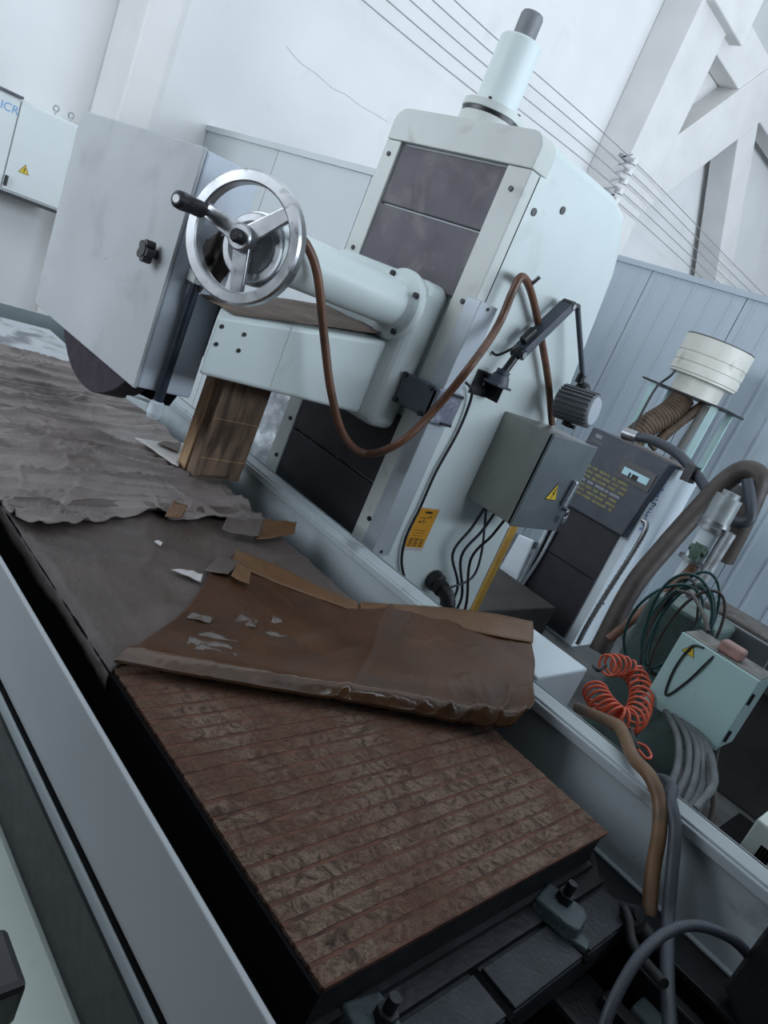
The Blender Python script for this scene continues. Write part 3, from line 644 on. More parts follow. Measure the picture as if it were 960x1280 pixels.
# wood block propping the arm
wb = thing('wood_block', 'rough brown wood block standing under the grinder arm', 'wood block', (-1.79, 1.25, -.69))
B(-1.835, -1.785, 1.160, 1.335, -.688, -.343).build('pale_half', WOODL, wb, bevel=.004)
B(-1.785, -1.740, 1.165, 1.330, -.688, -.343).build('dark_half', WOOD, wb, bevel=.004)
for z0, z1 in ((-.50, -.497), (-.625, -.622)): B(-1.7405, -1.739, 1.17, 1.33, z0, z1).build('saw_mark', WOODL, wb)
# plastic film behind the arm
G = []
for i in range(34):
    row = []
    for j in range(34):
        x = -2.42+.36*i/33; z = -.80+.38*j/33; row.append((x, 1.70+.02*fr((x, z, 0), 9)+.012*abs(noise.noise(Vector((x*16, z*7, 3)))), z))
    G.append(row)
MB().grid(G).build('plastic_film', FILM, solid=.002, label='crumpled clear plastic film hanging left of the column', cat='plastic film')
# dark rag behind the handwheel
q = ry(266,328,.985)
MB().sphere((q[0], .985, q[2]), .048, 14, (.75, .6, 1.25), .9).build('oily_rag', mat('oily_rag', (.035,.028,.025), .7, var=.4, vs=25, bump=.5, bs=60), label='dark oily rag stuffed behind the handwheel', cat='rag')

# ------------------------------------------------------------------ hoses on the grinder
pts = [rx(366,292,-1.49), rx(383,306,-1.475), rx(397,345,-1.46), rx(405,420,-1.45), rx(414,490,-1.43), rx(430,545,-1.42), rx(458,567,-1.41), ry(500,553,1.47), ry(545,510,1.53), ry(590,455,1.53), rx(622,408,XR+.06), rx(642,362,XR+.05), rx(653,346,XR+.045), rx(664,366,XR+.03), rx(675,415,XR+.03), rx(685,475,XR+.03), rx(690,530,XR+.03)]
MB().tube(pts, .0115, 12, 8).build('brown_hose', HOSEB, label='brown rubber hose looping from handwheel tube to column hook', cat='hose')
q = rx(654, 345, XR); hk = MB().cyl((XR, q[1], q[2]+.004), (XR+.04, q[1], q[2]-.012), .006, n=10).cyl((XR+.04, q[1], q[2]-.012), (XR+.055, q[1], q[2]+.012), .006, n=10)
hk.build('hose_hook', STEEL, col)
pts = [rx(582,478,XR+.02), rx(590,488,XR+.02), rx(585,510,XR+.012), rx(570,545,XR+.010), rx(545,590,XR+.010), rx(525,635,XR+.010), rx(508,670,XR+.010), rx(502,700,XR+.010), rx(506,725,XR+.010)]
MB().tube(pts, .0045, 8, 6).build('black_cable', HOSEK, label='thin black cable running down the column side past the orange label', cat='cable')
# junction box at the corner
jb = thing('junction_box', 'dark grey junction box clamped across the column corner', 'junction box', (-1.40, 1.57, -.27))
B(-1.475, -1.322, 1.545, 1.59, -.262, -.172).build('box_body', DGREY, jb, bevel=.006)
B(-1.342, -1.318, 1.545, 1.655, -.268, -.168).build('side_cover', mat('scuffed_zinc', (.20,.215,.27), .4, .4, var=.25, vs=30, dirt=((.42,.43,.47), .6, 40, .58)), jb, bevel=.004)
for x in (-1.462, -1.352):
    for z in (-.178, -.256): MB().cyl((x, 1.538, z), (x, 1.547, z), .008, n=12).build('screw', BLACK, jb)
for z in (-.174, -.262): B(-1.318, -1.314, 1.60, 1.65, z-.004, z+.004).build('side_slot', BLACK, jb)
# lamp
lm = thing('work_lamp', 'grey finned work lamp on a black folding arm bolted to the column', 'lamp', (XR, 1.78, -.15))
LX = XR+.085
q = rx(604,480,XR+.006)
B(XR, XR+.006, q[1]-.045, q[1]+.040, q[2]-.038, q[2]+.038).build('bracket_plate', BLACK, lm, bevel=.003)
MB().lathe([(0,0),(.006,0),(.006,.0015),(0,.0015)], (XR+.006, q[1], q[2]), (1,0,0), n=14).build('slot_hole', WIRE, lm)
B(XR, XR+.055, q[1]+.034, q[1]+.040, q[2]-.036, q[2]+.036).build('bracket_plate', BLACK, lm, bevel=.002)
LX = XR+.05
p1 = Vector(rx(628,468,LX)); p2 = Vector(rx(648,441,LX)); p3 = Vector(rx(710,381,LX)); p4 = Vector(rx(722,384,LX)); p5 = Vector(rx(728,468,LX+.02)); 
pb = Vector(rx(622,480,LX)); up = (p1-pb).normalized()
B(LX-.03, LX+.03, pb.y-.035, pb.y+.035, pb.z-.006, pb.z+.002).build('base_plate', DGREY, lm, bevel=.002)
MB().cyl(tuple(pb), tuple(pb+Vector((0,0,.03))), .034, .024, n=20).cyl(tuple(pb+Vector((0,0,.03))), tuple(p1+Vector((0,0,.012))), .021, n=18).build('base_socket', DGREY, lm)
MB().cyl((LX-.018,p2.y,p2.z), (LX+.020,p2.y,p2.z), .017, n=20).cyl(tuple(p1), tuple(p2), .012, n=12).build('lower_joint', BLACK, lm)
MB().cyl((LX+.020,p2.y,p2.z), (LX+.026,p2.y,p2.z), .010, n=12).build('joint_screw', STEEL, lm)
d = (p3-p2)
MB().bar(tuple(p2+d*.04), tuple(p3-d*.02), .028, .046, (1,0,0)).build('lower_arm', DGREY, lm, bevel=.003)
MB().bar(tuple(p2+d*.10+Vector((0,-.018,.016))), tuple(p2+d*.34+Vector((0,-.018,.016))), .02, .022, (1,0,0)).build('switch_block', BLACK, lm, bevel=.003)
MB().cyl((LX-.018,p3.y,p3.z), (LX+.020,p3.y,p3.z), .015, n=20).cyl(tuple(p3), tuple(p4), .011, n=12).build('upper_joint', BLACK, lm)
MB().cyl((LX+.020,p3.y,p3.z), (LX+.026,p3.y,p3.z), .008, n=12).build('joint_screw', STEEL, lm)
MB().cyl(tuple(p4), tuple(p5), .009, n=12).build('upper_arm', DGREY, lm)
hc = Vector(rx(722,506,LX+.03)); h0 = Vector(rx(697,499,LX+.03)); 
ax = (Vector(CR)*.92-Vector(CU)*.30-Vector(ray(720,505))*.55).normalized()
MB().cyl(tuple(p5), tuple(p5+Vector((0,0,-.03))), .014, n=14).sphere(tuple(Vector(rx(728,486,LX+.03))), .026, 12).build('head_swivel', BLACK, lm)
ln = .125; hb = Vector(rx(699,500,LX+.02))
hm = MB().lathe([(0,0),(.042,0),(.052,.008),(.052,ln-.004),(.048,ln),(.044,ln)], tuple(hb), tuple(ax), n=30).build('lamp_head', CASTG, lm)
u, v, dd = frame_of(ax)
for i in range(22):
    a = i*2*math.pi/22; e = u*math.cos(a)+v*math.sin(a); MB().obox(hb+ax*(.006+ln*.46)+e*.0535, ax*ln*.45, e*.0045, e.cross(ax)*.0022).build('cooling_fin', CASTG, lm)
MB().lathe([(0,ln+.003),(.044,ln+.003),(.047,ln-.002)], tuple(hb), tuple(ax), n=30).build('lens', LENS, lm)
kq = hb+ax*.06+Vector((0,0,-.056)); MB().cyl(tuple(kq), tuple(kq+Vector((0,0,-.016))), .016, n=14).cyl(tuple(kq+Vector((0,.0,-.012))), tuple(kq+ax*.03+Vector((0,0,-.012))), .007, n=10).build('tilt_knob', BLACK, lm)
MB().tube([tuple(p2+Vector((0,-.02,.02))), tuple(p2+Vector((.0,-.045,-.002))), (XR+.02, p2.y-.05, p2.z-.03), (XR, p2.y-.055, p2.z-.028)], .004, 8, 6).build('lamp_cord', BLACK, lm)
# stainless control box
sb = thing('control_box', 'brushed stainless control box with warning triangle on the column side', 'control box', (XR+.1, 2.08, -.50))
SX0, SX1, SY0, SY1, SZ0, SZ1 = XR+.0, XR+.205, 1.942, 2.222, -.487, -.178
B(SX0, SX1-.012, SY0, SY1, SZ0, SZ1).build('box_body', STAIN, sb, bevel=.003)
dr = B(SX1-.010, SX1, SY0-.002, SY1+.002, SZ0-.004, SZ1+.004).build('door', mat('dim_mirror_stainless', (.20,.225,.24), .45, .8, var=.12, vs=8, speck=((.45,.45,.45), .5, 45, .70)), sb, bevel=.003)  # door tone darkened to carry the dark surroundings it would mirror
B(SX1-.013, SX1-.0095, SY0-.004, SY1, SZ0, SZ1).build('door_seal', BLACKM, sb)
warning_triangle(sb, (SX1, 2.090, -.362), (0,1,0), (0,0,1), .072, (1,0,0))
hq = MB().bar((SX1+.008, 2.172, -.395), (SX1+.008, 2.180, -.300), .016, .016, (1,0,0)); hq.build('door_handle', mat('bright_lock', (.62,.66,.72), .3, .6), sb, bevel=.005)
kb = thing('key_set', 'small key hanging from the stainless control box lock', 'keys', (SX1+.01, 2.225, -.41))
MB().cyl((SX1+.002, 2.20, -.405), (SX1+.02, 2.20, -.405), .007, n=12).tube([(SX1+.02, 2.20+.012*math.sin(a), -.415+.012*math.cos(a)) for a in [i*math.pi/5 for i in range(11)]], .002, 6, 0).build('key_ring', STEEL, kb)
B(SX1+.016, SX1+.022, 2.19, 2.215, -.452, -.427).build('key_head', STEEL, kb, bevel=.004)
# cables from the box bottom
for i, (px, yy) in enumerate(((600,1.985), (606,2.01), (612,2.04))):
    a = (XR+.06+.03*i, yy, SZ0); e = rx(575+5*i-3, 735+12*i, XR+.03+.02*i)
    MB().tube([a, (XR+.05+.025*i, yy-.005, SZ0-.09), (XR+.035+.02*i, yy-.02, SZ0-.20), e, (e[0], e[1]-.01, e[2]-.14)], .005, 8, 6).build('grey_cable', HOSEG if i < 2 else HOSEK, label=('grey cable under the stainless box, next to the looped cable', 'grey middle cable of three under the stainless box', 'black cable under the stainless box beside the yellow pole')[i], cat='cable', group='cables under the stainless box')
MB().tube([rx(540,738,XR+.02), rx(560,735,XR+.06), rx(590,722,XR+.05), rx(602,690,XR+.05), (XR+.05, 2.0, SZ0)], .0045, 8, 8).build('looped_cable', HOSEG, label='grey cable looping from the black elbow up to the stainless box', cat='cable')

# ------------------------------------------------------------------ background right: compressor and friends
KX0, KX1, KY0, KY1, KZ1 = -2.49, -1.90, 4.57, 5.17, -.27
cm = thing('air_compressor', 'white cabinet air compressor with dark control panel and black front door', 'compressor', (-2.2, 4.87, FL))
B(KX0, KX1, KY0+.02, KY1, FL, KZ1).build('cabinet', WHITEP, cm, bevel=.008)
B(KX0+.03, KX1-.07, KY0, KY0+.025, FL+.03, -.80).build('front_door', COVERB, cm, bevel=.006)
B(KX0+.05, KX1-.09, KY0-.004, KY0+.002, -1.16, -1.155).build('door_seam', BLACKM, cm)
cpn = MB().hull([(KX0-.0, KY0-.06, -.80), (KX1-.02, KY0-.06, -.80), (KX1-.02, KY0+.03, -.80), (KX0, KY0+.03, -.80)], [(KX0, KY0-.02, -.245), (KX1+.02, KY0-.02, -.245), (KX1+.02, KY0+.1, -.245), (KX0, KY0+.1, -.245)]).build('control_panel', mat('panel_slate', (.030,.036,.052), .5, var=.15, vs=6), cm, bevel=.012)
def onp(px, py): # point on the control panel's front face
    y = KY0-.04; return ry(px, py, y)
def fp(u, z): y = KY0-.02-.04*(-.245-z)/.555-.001; return (u, y, z)
def pl(x0, x1, z0, z1, m, nm, t=.003, par=cpn):
    a, b, c, d = fp(x0,z0), fp(x1,z0), fp(x1,z1), fp(x0,z1); o = Vector((0,-t,0))
    return MB().hull([a,b,c,d], [Vector(q)+o for q in (a,b,c,d)]).build(nm, m, par)
s0, s1 = onp(781,583), onp(806,606)
pl(s0[0]-.04, s1[0]+.04, s1[2]-.035, s0[2]+.045, BLACK, 'screen_bezel', .006)
pl(s0[0], s1[0]+.01, s1[2], s0[2], SCREEN, 'screen', .009)
pl(s0[0]+.05, s0[0]+.065, s0[2]-.055, s0[2]-.02, PRINTK, 'screen_mark', .011); pl(s0[0]+.075, s0[0]+.12, s0[2]-.055, s0[2]-.02, PRINTK, 'screen_mark', .011)
random.seed(3)
for i in range(7):
    zz = -.50-.032*i; x = KX0+.10
    while x < KX0+.40:
        wdt = random.uniform(.02,.08); pl(x, min(x+wdt, KX0+.44), zz, zz+.018, PRINTY if i not in (3,) else PRINTW, 'panel_print', .0015); x += wdt+random.uniform(.006,.02)
pl(KX0+.05, KX0+.10, -.30, -.275, PRINTW, 'panel_badge', .002); pl(KX0+.04, KX0+.13, -.335, -.315, mat('badge_dim', (.06,.075,.08), .5), 'panel_badge', .002)
B(KX0+.0, KX1+.0, KY0+.01, KY1, KZ1, KZ1+.02).build('lid', mat('dusty_lid', (.16,.14,.13), .7, var=.2), cm, bevel=.005)
# blue hand writing on the side, illegible strokes
random.seed(11)
m = MB()
for i in range(17):
    z = -.33-.024*i; 
    for j in range(3):
        yc = KY0+.085+random.uniform(-.012,.012); hw_ = random.uniform(.012,.035)*(1 if i < 12 else .5); zz = z+random.uniform(-.008,.008)
        m.box(KX1, KX1+.0015, yc-hw_, yc+hw_, zz-.0022, zz+.0022)
    m.box(KX1, KX1+.0015, KY0+.085+random.uniform(-.03,.03)-.003, KY0+.09+random.uniform(-.02,.03), z-.010, z+.010)
m.build('ink_writing', PRINTI, cm, label='faded blue writing down the cabinet side')
for y, z in ((4.68,-.53), (4.70,-.95), (4.72,-1.3)): MB().cyl((KX1-.002,y,z), (KX1+.004,y,z), .008, n=10).build('rivet', DSTEEL, cm)
p = [ry(803,650,KY0-.03), ry(808,655,KY0-.035), ry(804,668,KY0-.04), ry(785,700,KY0-.04), ry(758,742,KY0-.03), ry(735,780,KY0-.03), ry(722,805,KY0-.02)]
MB().tube(catmull(p, 16), lambda t: .016+.0025*math.sin(t*260), 12, 0).build('steel_conduit', STEEL, cm, label='braided steel conduit')
# white board and rails left of the compressor
bq = [ry(*q_, 4.42) for q_ in ((668,676),(650,668),(612,735),(620,742),(636,739),(642,732))]
bq = [(x, 4.42, z) for x, y, z in bq]
MB().hull([(x, 4.40, z) for x, y, z in bq], [(x, 4.43, z) for x, y, z in bq]).build('side_door', WHITEP, cm, bevel=.008, label='white side door with rounded corner standing ajar')
B(KX0-.012, KX0+.004, 4.425, KY0+.06, -1.2, -1.15).build('door_hinge', STEEL, cm)
for i, pp in enumerate((((688,655),(662,708),(642,742),(632,746),(622,742)), ((694,662),(670,705),(634,757)))):
    MB().tube([ry(x, y, KY0-.02-.004*i) for x, y in pp], .012, 10, 6).build('door_rail', mat('rail_grey', (.42,.45,.48), .4, .3), cm, label='bent grey rail' if i == 0 else 'straight grey rail')
# yellow pole
a, b = ry(652,640,3.2), ry(598,775,3.2); MB().cyl(a, (b[0]-.05, 3.2, FL), .019, n=14).build('yellow_pole', YPOLE, label='yellow wooden pole leaning behind the stainless box', cat='pole')
# dark crate behind the column base
B(-2.9, -1.95, 3.3, 4.2, FL, -1.35).build('floor_crate', mat('dark_crate', (.030,.026,.024), .8, var=.3, vs=5), label='low dark brown crate on the floor behind the column', cat='crate', bevel=.01)
# cyclone filter on a stand
FY = 5.72; sC = FY/5.3
st = thing('filter_stand', 'cream drum filter on a tall four-legged stand behind the compressor', 'filter', (-2.29*sC, FY, FL))
cx = -2.285*sC; R0 = .245*sC
MB().lathe([(0,.33*sC),(R0*.97,.33*sC),(R0*.97,.345*sC),(R0,.35*sC),(R0,.40*sC),(R0*.975,.405*sC),(R0*.975,.415*sC),(R0,.42*sC),(R0,.47*sC),(R0*.975,.475*sC),(R0*.975,.485*sC),(R0,.49*sC),(R0,.60*sC),(R0*.96,.605*sC),(0,.605*sC)], (cx, FY, 0), (0,0,1), n=48).build('filter_drum', CREAM, st)
MB().lathe([(R0*.90,.60*sC),(R0*.985,.604*sC),(R0*.985,.612*sC),(0,.612*sC)], (cx, FY, 0), (0,0,1), n=48).build('drum_rim', mat('rim_dark', (.11,.11,.11), .6), st)
MB().lathe([(R0*.72,.205*sC),(R0*.72,.335*sC)], (cx, FY, 0), (0,0,1), n=40).build('lower_drum', CREAM, st)
B(cx-.335*sC, cx+.335*sC, FY-.2, FY+.2, .195*sC, .207*sC).build('stand_plate', DSTEEL, st)
for dx in (-.26, .26):
    for dy in (-.17, .17): B(cx+dx-.025, cx+dx+.025, FY+dy-.012, FY+dy+.012, FL, .195*sC).build('leg', GREENC, st)
B(cx-.26, cx+.26, FY-.18, FY-.165, -.75, -.70).build('cross_bar', GREENC, st)
pts = [(cx-.03, FY-.08, .20), (cx-.05, FY-.14, .05), (cx-.10, FY-.25, -.10), (cx-.13, FY-.35, -.27)]
pp = catmull(pts, 40); n_ = len(pp)
MB().tube(pp, lambda t: .088+.008*math.sin(t*2*math.pi*20), 20, 0).build('flexible_duct', DUCT, st)
pp = catmull([(cx+.10, FY+.02, .20), (cx+.03, FY-.08, .0), (cx-.02, FY-.2, -.25)], 40)
MB().tube(pp, lambda t: .04+.006*math.sin(t*2*math.pi*26), 14, 0).build('spring_duct', DUCT, st)
MB().cyl((cx+.14, FY-.02, .2), (cx+.10, FY-.02, -.4), .03, n=14).build('drain_pipe', mat('drain_grey', (.13,.13,.12), .6), st)
MB().tube([ry(845,462,FY-.25), ry(838,470,FY-.25), ry(820,485,FY-.25), ry(800,520,FY-.4), ry(787,545,5.1)], .010, 8, 6).build('black_cable', HOSEK, label='black cable from the cream drum down to the compressor top', cat='cable')
# hoses at right
bh = thing('air_hose', 'shiny black air hose with steel fitting arching off the compressor top', 'hose', ry(800,560,4.8))
p = [ry(795,546,4.85), ry(815,550,4.85), ry(845,566,4.8), ry(868,590,4.75), ry(885,615,4.7), ry(905,640,4.65), ry(925,653,4.6), ry(938,648,4.6), ry(938,625,4.6), ry(934,600,4.62)]
MB().tube(p, .034, 14, 8).build('hose', HOSEG, bh); MB().cyl(ry(780,541,4.85), ry(797,547,4.85), .042, n=16).build('fitting', STEEL, bh)
MB().bar(ry(858,602,4.72), ry(868,582,4.72), .10, .06).build('hose_clip', BLACK, bh)
MB().tube([ry(748,815,4.3), ry(790,735,4.4), ry(830,685,4.5), ry(870,640,4.6), ry(905,603,4.7), ry(930,588,4.7), ry(948,594,4.7), ry(946,612,4.7), ry(930,650,4.7), ry(905,700,4.75)], .062, 16, 8).build('thick_hose', HOSED, label='thick dark brown hose bending over beside the white pipe', cat='hose')
MB().tube([ry(868,706,4.25), ry(855,720,4.25), ry(820,750,4.2), ry(790,775,4.1), ry(760,800,4.0)], .026, 12, 8).build('copper_hose', HOSEB, label='copper-brown hose running from the green valve to the floor', cat='hose')
wp = thing('white_pipe', 'white vertical pipe with clamped valve body beside the thick hose', 'pipe', ry(850,760,4.3))
pa, pb_ = ry(893,655,4.3), ry(845,742,4.3); MB().cyl((pa[0], 4.3, pa[2]), (pa[0]-.0, 4.3, pb_[2]-.35), .055, n=22).build('pipe', WHITEP, wp)
MB().cyl((pa[0], 4.3, pa[2]-.02), (pa[0], 4.3, pa[2]+.17), .075, n=22).cyl((pa[0], 4.3, pa[2]+.17), (pa[0], 4.3, pa[2]+.20), .05, n=18).build('valve_body', mat('galvanised', (.30,.33,.335), .45, .5, var=.2, vs=10), wp)
for dz in (-.04, .0, -.25): MB().cyl((pa[0], 4.3, pa[2]+dz), (pa[0], 4.3, pa[2]+dz+.022), .086, n=22).build('clamp_ring', STEEL, wp)
MB().cyl((pa[0]+.11, 4.28, pa[2]), (pa[0]+.10, 4.28, pa[2]-.40), .03, n=14).build('side_tube', mat('foil_tube', (.45,.47,.48), .35, .5, var=.3, vs=20), wp)
gq = ry(872,690,4.25); MB().cyl((gq[0], 4.25, gq[2]-.05), (gq[0], 4.25, gq[2]+.05), .035, n=12).cyl((gq[0]-.05, 4.25, gq[2]+.01), (gq[0]+.05, 4.25, gq[2]+.01), .024, n=12).cyl((gq[0], 4.25, gq[2]), (gq[0], 4.2, gq[2]), .03, n=12).build('valve', mat('valve_green', (.07,.12,.09), .5, .2, var=.3, vs=20), wp)
a, b = ry(935,610,4.95), ry(860,760,4.95)
B(a[0]-.12, a[0]+.05, 4.9, 4.98, FL, a[2]).build('grey_duct', mat('grey_duct', (.12,.125,.13), .6, var=.2), label='grey flat duct standing behind the white pipe', cat='duct', bevel=.01)
# beam and cabinet at the right edge
BY = 4.1
b0, b1 = ry(882,727,BY), ry(885,792,BY)
bz = ry(930,745,BY)
B(b0[0]+.05, .5, BY-.02, BY+.30, -1.06, -.80).build('timber_beam', BEAMW, label='heavy weathered timber beam at the foot of the partition', cat='beam', bevel=.012)
B(b0[0]+.10, -.3, BY+.02, BY+.3, FL, -1.06).build('beam_support', mat('beam_support', (.05,.05,.048), .8, var=.3), label='dark block carrying the weathered timber beam', cat='support', bevel=.01)
c_ = ry(885,762,3.5); B(c_[0]+.0, c_[0]+.32, 3.5, 3.54, -1.35, c_[2]).build('grey_plate', mat('grey_plate', (.13,.14,.15), .6, var=.15), label='plain grey steel plate standing behind the pale green box', cat='plate', bevel=.004)
# green cabinet behind hoses
g0 = ry(830,742,3.2); B(g0[0]-.06, g0[0]+.26, 3.22, 3.5, FL, g0[2]-.02).build('green_tank', GREEND, label='dusty pale green tank draped with green hoses', cat='tank', bevel=.02)
random.seed(5)
for i in range(8):
    c0_ = Vector(ry(832+random.uniform(-10,22), 796+random.uniform(-12,16), 3.17-.02*i)); a_, b_ = random.uniform(.08,.13), random.uniform(.20,.27); t_ = random.uniform(-.3,.2)
    pts = []
    for j in range(25):
        an = 2*math.pi*j/24; x_, z_ = a_*math.cos(an), b_*math.sin(an); pts.append((c0_.x+x_*math.cos(t_)-z_*math.sin(t_), c0_.y+.02*math.sin(an*2+i), c0_.z+x_*math.sin(t_)+z_*math.cos(t_)))
    MB().tube(pts, .0065, 8, 2, False).build('hose_loop', GREENH if i % 3 else HOSED, label='dark green hose loop hanging over the dusty green tank' if i % 3 else 'brown hose loop hanging over the dusty green tank', cat='hose', group='hose loops on the green tank' if i % 3 else 'brown loops on the green tank')
# pale green electric box on a post
EY = 2.2
eb = thing('electric_box', 'pale green electric box on a post with black cord and triangle', 'electric box', (-.5, EY+.07, -1.2))
ex0, ex1, ez0, ez1 = -.634, -.392, -.784, -.546
B(ex0+.004, ex1-.002, EY+.012, EY+.145, ez0, ez1).build('box_body', GREENC, eb, bevel=.004)
edr = B(ex0, ex1, EY, EY+.010, ez0-.004, ez1+.002).build('door', GREENC, eb, bevel=.003)
B(ex0+.004, ex1-.002, EY+.011, EY+.146, ez1, ez1+.004).build('dusty_top', mat('box_top_dust', (.19,.185,.175), .8, var=.35, vs=20), eb)
for z in (ez0+.05, ez1-.06): MB().cyl((ex1+.003, EY+.012, z-.018), (ex1+.003, EY+.012, z+.018), .005, n=10).build('hinge', DSTEEL, eb)
warning_triangle(eb, (ex0+.045, EY, ez1-.035), (1,0,0), (0,0,1), .042, (0,-1,0))
MB().tube([(ex0+.075, EY-.004, ez1-.003), (ex0+.045, EY-.005, ez1-.02), (ex0+.035, EY-.005, ez1-.10), (ex0+.045, EY-.005, ez1-.175), (ex0+.058, EY-.005, ez1-.182), (ex0+.085, EY-.005, ez1-.11), (ex0+.105, EY-.005, ez1-.025), (ex0+.11, EY+.02, ez1+.006)], .0032, 8, 8).build('door_cord', BLACK, eb)
B(-.60, -.47, EY+.03, EY+.13, FL, ez0).build('post', GREEND, eb, bevel=.006)
pk = MB().box(ex0+.095, ex0+.165, EY+.03, EY+.085, ez1+.004, ez1+.040).build('small_parcel', PINK, label='small pink wrapped parcel on top of the pale green box', cat='parcel', bevel=.008)
pts = [(ex0+.10, EY+.03, ez1+.02), (ex0+.085, EY+.02, ez1+.012), (ex0+.08, EY+.05, ez1+.06), ry(862,745,2.6)]
MB().tube([rz(885,790,-.52), ry(880,770,2.35), ry(866,745,2.6), ry(848,738,2.9)], .007, 8, 6).build('dark_cable', HOSED, label='dark cable rising from the pink parcel to the green tank', cat='cable')
# conduits under the box
for i, (xs, ps) in enumerate(((-.615, ((845,915),(848,950),(838,985),(830,1000))), (-.592, ((858,920),(860,960),(848,990),(838,1008))), (-.568, ((868,925),(870,965),(858,1000),(845,1015))), (-.545, ((875,930),(877,975),(866,1005),(852,1022))), (-.52, ((882,935),(884,985),(874,1008),(858,1030))), (-.49, ((886,938),(892,965),(890,985),(868,1012))))):
    P_ = [(xs+.012, EY+.06, ez0)]
    ys = (2.10, 1.98, 1.80, 1.68)
    P_ += [ry(x, y, yy) for (x, y), yy in zip(ps, ys)]
    l_ = catmull(P_, 26); MB().tube(l_, lambda t: .0098+.0011*math.sin(t*300), 10, 0).build('flexible_conduit', COND, label='grey flexible conduit dropping from under the pale green box', cat='conduit', group='conduits under the pale green box')
MB().tube([(-.41, EY+.06, ez0), ry(890,970,2.2), ry(893,1005,2.1), ry(888,1030,2.05)], .010, 10, 8).build('single_conduit', HOSED, label='brown-grey conduit hanging alone at the box corner', cat='conduit')
# orange coiled air hose
oc = thing('coiled_air_hose', 'orange coiled air hose lying behind the rear splash guard', 'hose', rz(785,880,-.80))
path = [rz(772,838,-.74), rz(792,838,-.72), rz(803,858,-.72), rz(800,880,-.72), rz(797,895,-.72), rz(780,902,-.70), rz(765,890,-.72), rz(752,875,-.72), rz(745,862,-.72), rz(755,850,-.72)]
path = [rz(757,832,-.76), rz(775,832,-.76), rz(792,842,-.77), rz(801,862,-.78), rz(800,882,-.78), rz(790,900,-.76), rz(775,900,-.76), rz(762,890,-.76), rz(750,876,-.76), rz(743,862,-.76)]
C_ = catmull(path, 40); n_ = len(C_); turns = 24; pts = []
for i in range(n_*2):
    t = i/(n_*2-1)*(n_-1); j = min(int(t), n_-2); p = C_[j].lerp(C_[j+1], t-j); tg = (C_[j+1]-C_[j]).normalized(); side = tg.cross(Vector((0,0,1))).normalized(); upv = side.cross(tg)
    an = 2*math.pi*turns*i/(n_*2-1); r_ = .033; pts.append(p+side*r_*math.cos(an)+upv*r_*math.sin(an))
MB().tube(pts, .0042, 8, 0).build('coil', ORANGE, oc)
e = pts[-1]
MB().tube([rz(757,832,-.76), rz(748,838,-.76), rz(742,832,-.77)], .006, 8, 5).build('hose_end', BLACK, oc)
MB().tube([rz(788,912,-.76), rz(791,925,-.77), rz(797,936,-.78)], .008, 10, 5).build('spring_sleeve', BLACK, oc)
MB().tube([rz(797,936,-.78), rz(808,948,-.78), rz(814,945,-.775), rz(808,934,-.77), rz(796,928,-.77)], .004, 8, 8).build('tail', ORANGE, oc)
# hoses over the rear guard
P_ = [rz(745,938,-.64), (-.44, 1.55, -.628), (-.40, 1.45, -.612), (-.36, 1.405, -.600), (-.325, 1.38, -.63), ry(826,1010,1.36), ry(822,1050,1.33), ry(814,1100,1.31), ry(810,1145,1.29)]
P_ = [(-.62, 1.72, -.74), (-.50, 1.58, -.66), (-.44, 1.50, -.622), (-.37, 1.42, -.620), ry(812,970,1.375), ry(824,1000,1.36), ry(824,1040,1.34), ry(816,1090,1.32), ry(811,1145,1.29)]
MB().tube(P_, .0135, 14, 8).build('tan_hose', HOSEO, label='stained tan hose draped over the rear splash guard', cat='hose')
P_ = [(-.42, 1.60, -.78), (-.33, 1.50, -.66), (-.285, 1.43, -.624), ry(838,1000,1.375), ry(844,1035,1.35), ry(840,1090,1.32), ry(835,1150,1.29), ry(834,1220,1.22), ry(838,1290,1.15)]
MB().tube(P_, .0115, 12, 8).build('grey_hose', HOSEG, label='blue-grey hose hanging down inside the rear splash guard', cat='hose')
MB().tube([ry(752,1290,.95), ry(770,1245,.98), ry(800,1195,1.03), ry(835,1165,1.10), ry(870,1157,1.15), ry(905,1168,1.20), ry(928,1185,1.24), ry(950,1215,1.28)], .0085, 12, 8).build('arched_hose', HOSEG, label='dark blue hose arching above the bed end', cat='hose')
MB().tube([ry(735,1068,1.30), ry(740,1085,1.30), ry(745,1110,1.29), ry(760,1128,1.28), ry(785,1138,1.27), ry(800,1142,1.26)], .012, 12, 8).build('black_table_hose', HOSEK, label='black hose curling behind the chuck corner', cat='hose')
tf = thing('pipe_elbow', 'bent steel pipe with union nut beside the tan hose', 'pipe', ry(800,1180,1.2))
MB().tube([ry(780,1135,1.25), ry(786,1150,1.24), ry(790,1175,1.22), ry(800,1195,1.20), ry(830,1230,1.16)], .009, 12, 6).build('bent_pipe', DSTEEL, tf)
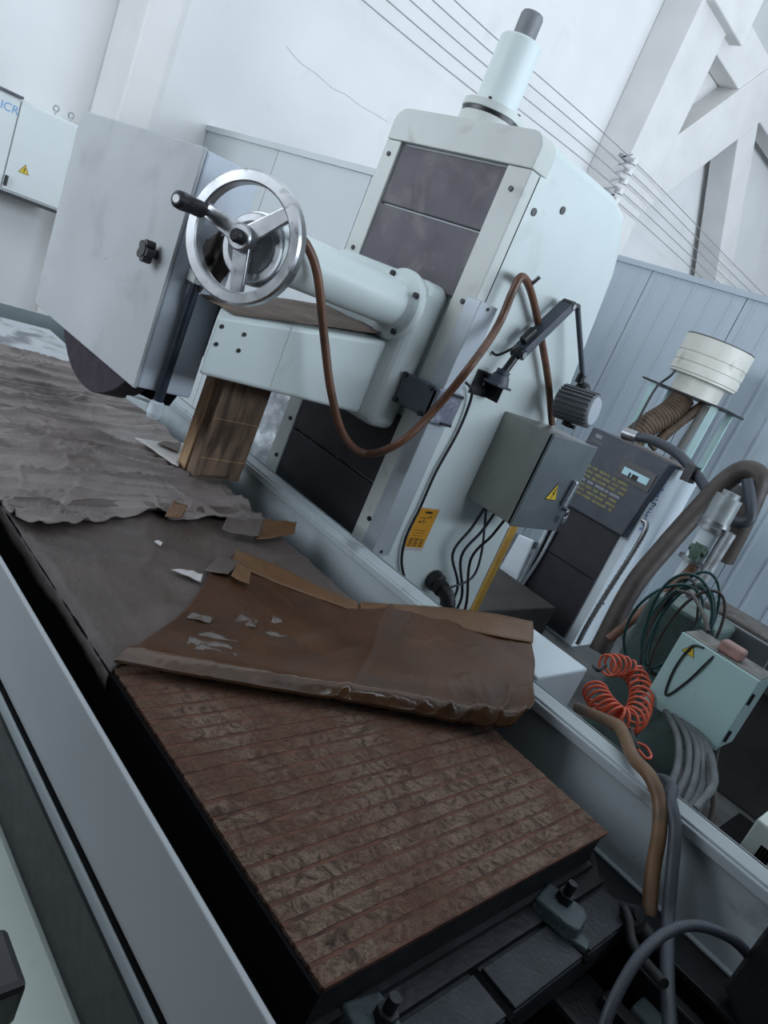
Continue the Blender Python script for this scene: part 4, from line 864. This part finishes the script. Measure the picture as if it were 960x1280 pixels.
a = Vector(ry(800,1160,1.24)); MB().cyl(tuple(a), tuple(a+Vector((.03,.01,-.01))), .016, n=6).cyl(tuple(a+Vector((.03,.01,-.01))), tuple(a+Vector((.045,.015,-.015))), .010, n=14).build('union_nut', DSTEEL, tf)
# bed end hardware (dark)
be = thing('bed_end_bracket', 'dark oily rails and stop blocks at the end of the bed', 'bracket', (.1, 1.2, -1.0))
B(-.16, .6, 1.17, 1.20, -.93, -.88).build('guide_bar', DSTEEL, be, bevel=.004)
B(-.16, .6, 1.26, 1.285, -.90, -.85).build('guide_bar', DSTEEL, be, bevel=.004)
B(-.12, -.02, 1.21, 1.26, -.93, -.88).build('stop_block', CLAMPM, be, bevel=.006)
B(.04, .10, 1.22, 1.30, -.9, -.86).build('stop_block', DSTEEL, be, bevel=.006)
q = ry(940,1225,1.25)
cbx = MB().hull([ry(*p_, 1.24) for p_ in ((905,1232),(965,1150),(1010,1240),(940,1330))], [ry(*p_, 1.34) for p_ in ((905,1232),(965,1150),(1010,1240),(940,1330))]).build('end_cover', DSTEEL, label='dark blue-black end cover against the rear splash guard', cat='cover', bevel=.005)
# vented white box behind the rear guard, right edge
vy = 1.95; v0 = ry(957,1030,vy)
vb = thing('vented_box', 'pale green vented motor box low behind the rear splash guard', 'box', (v0[0]+.1, vy+.1, FL))
B(v0[0]-.02, v0[0]+.4, vy, vy+.3, FL, v0[2]).build('box_body', BEDP, vb, bevel=.006)
for i in range(4): a = ry(950+4*i, 1062+3*i, vy); B(a[0]-.0035, a[0]+.0035, vy-.002, vy+.001, a[2]-.028, a[2]+.012).build('vent_slot', BLACKM, vb)
# black box filling the dark void behind the guard
B(-.37, .5, 2.28, 3.1, FL, -1.25).build('dark_void_box', BLACKM, label='black box below the pale green box', cat='tank', bevel=.01)
# black lever at bottom left in front of the bed
q = ry(8,1262,.27)
MB().box(q[0]-.09, q[0]-.022, .262, .30, q[2]-.07, q[2]-.012).build('control_lever', BLACK, label='black lever end on the front of the bed panel', cat='lever', bevel=.008)
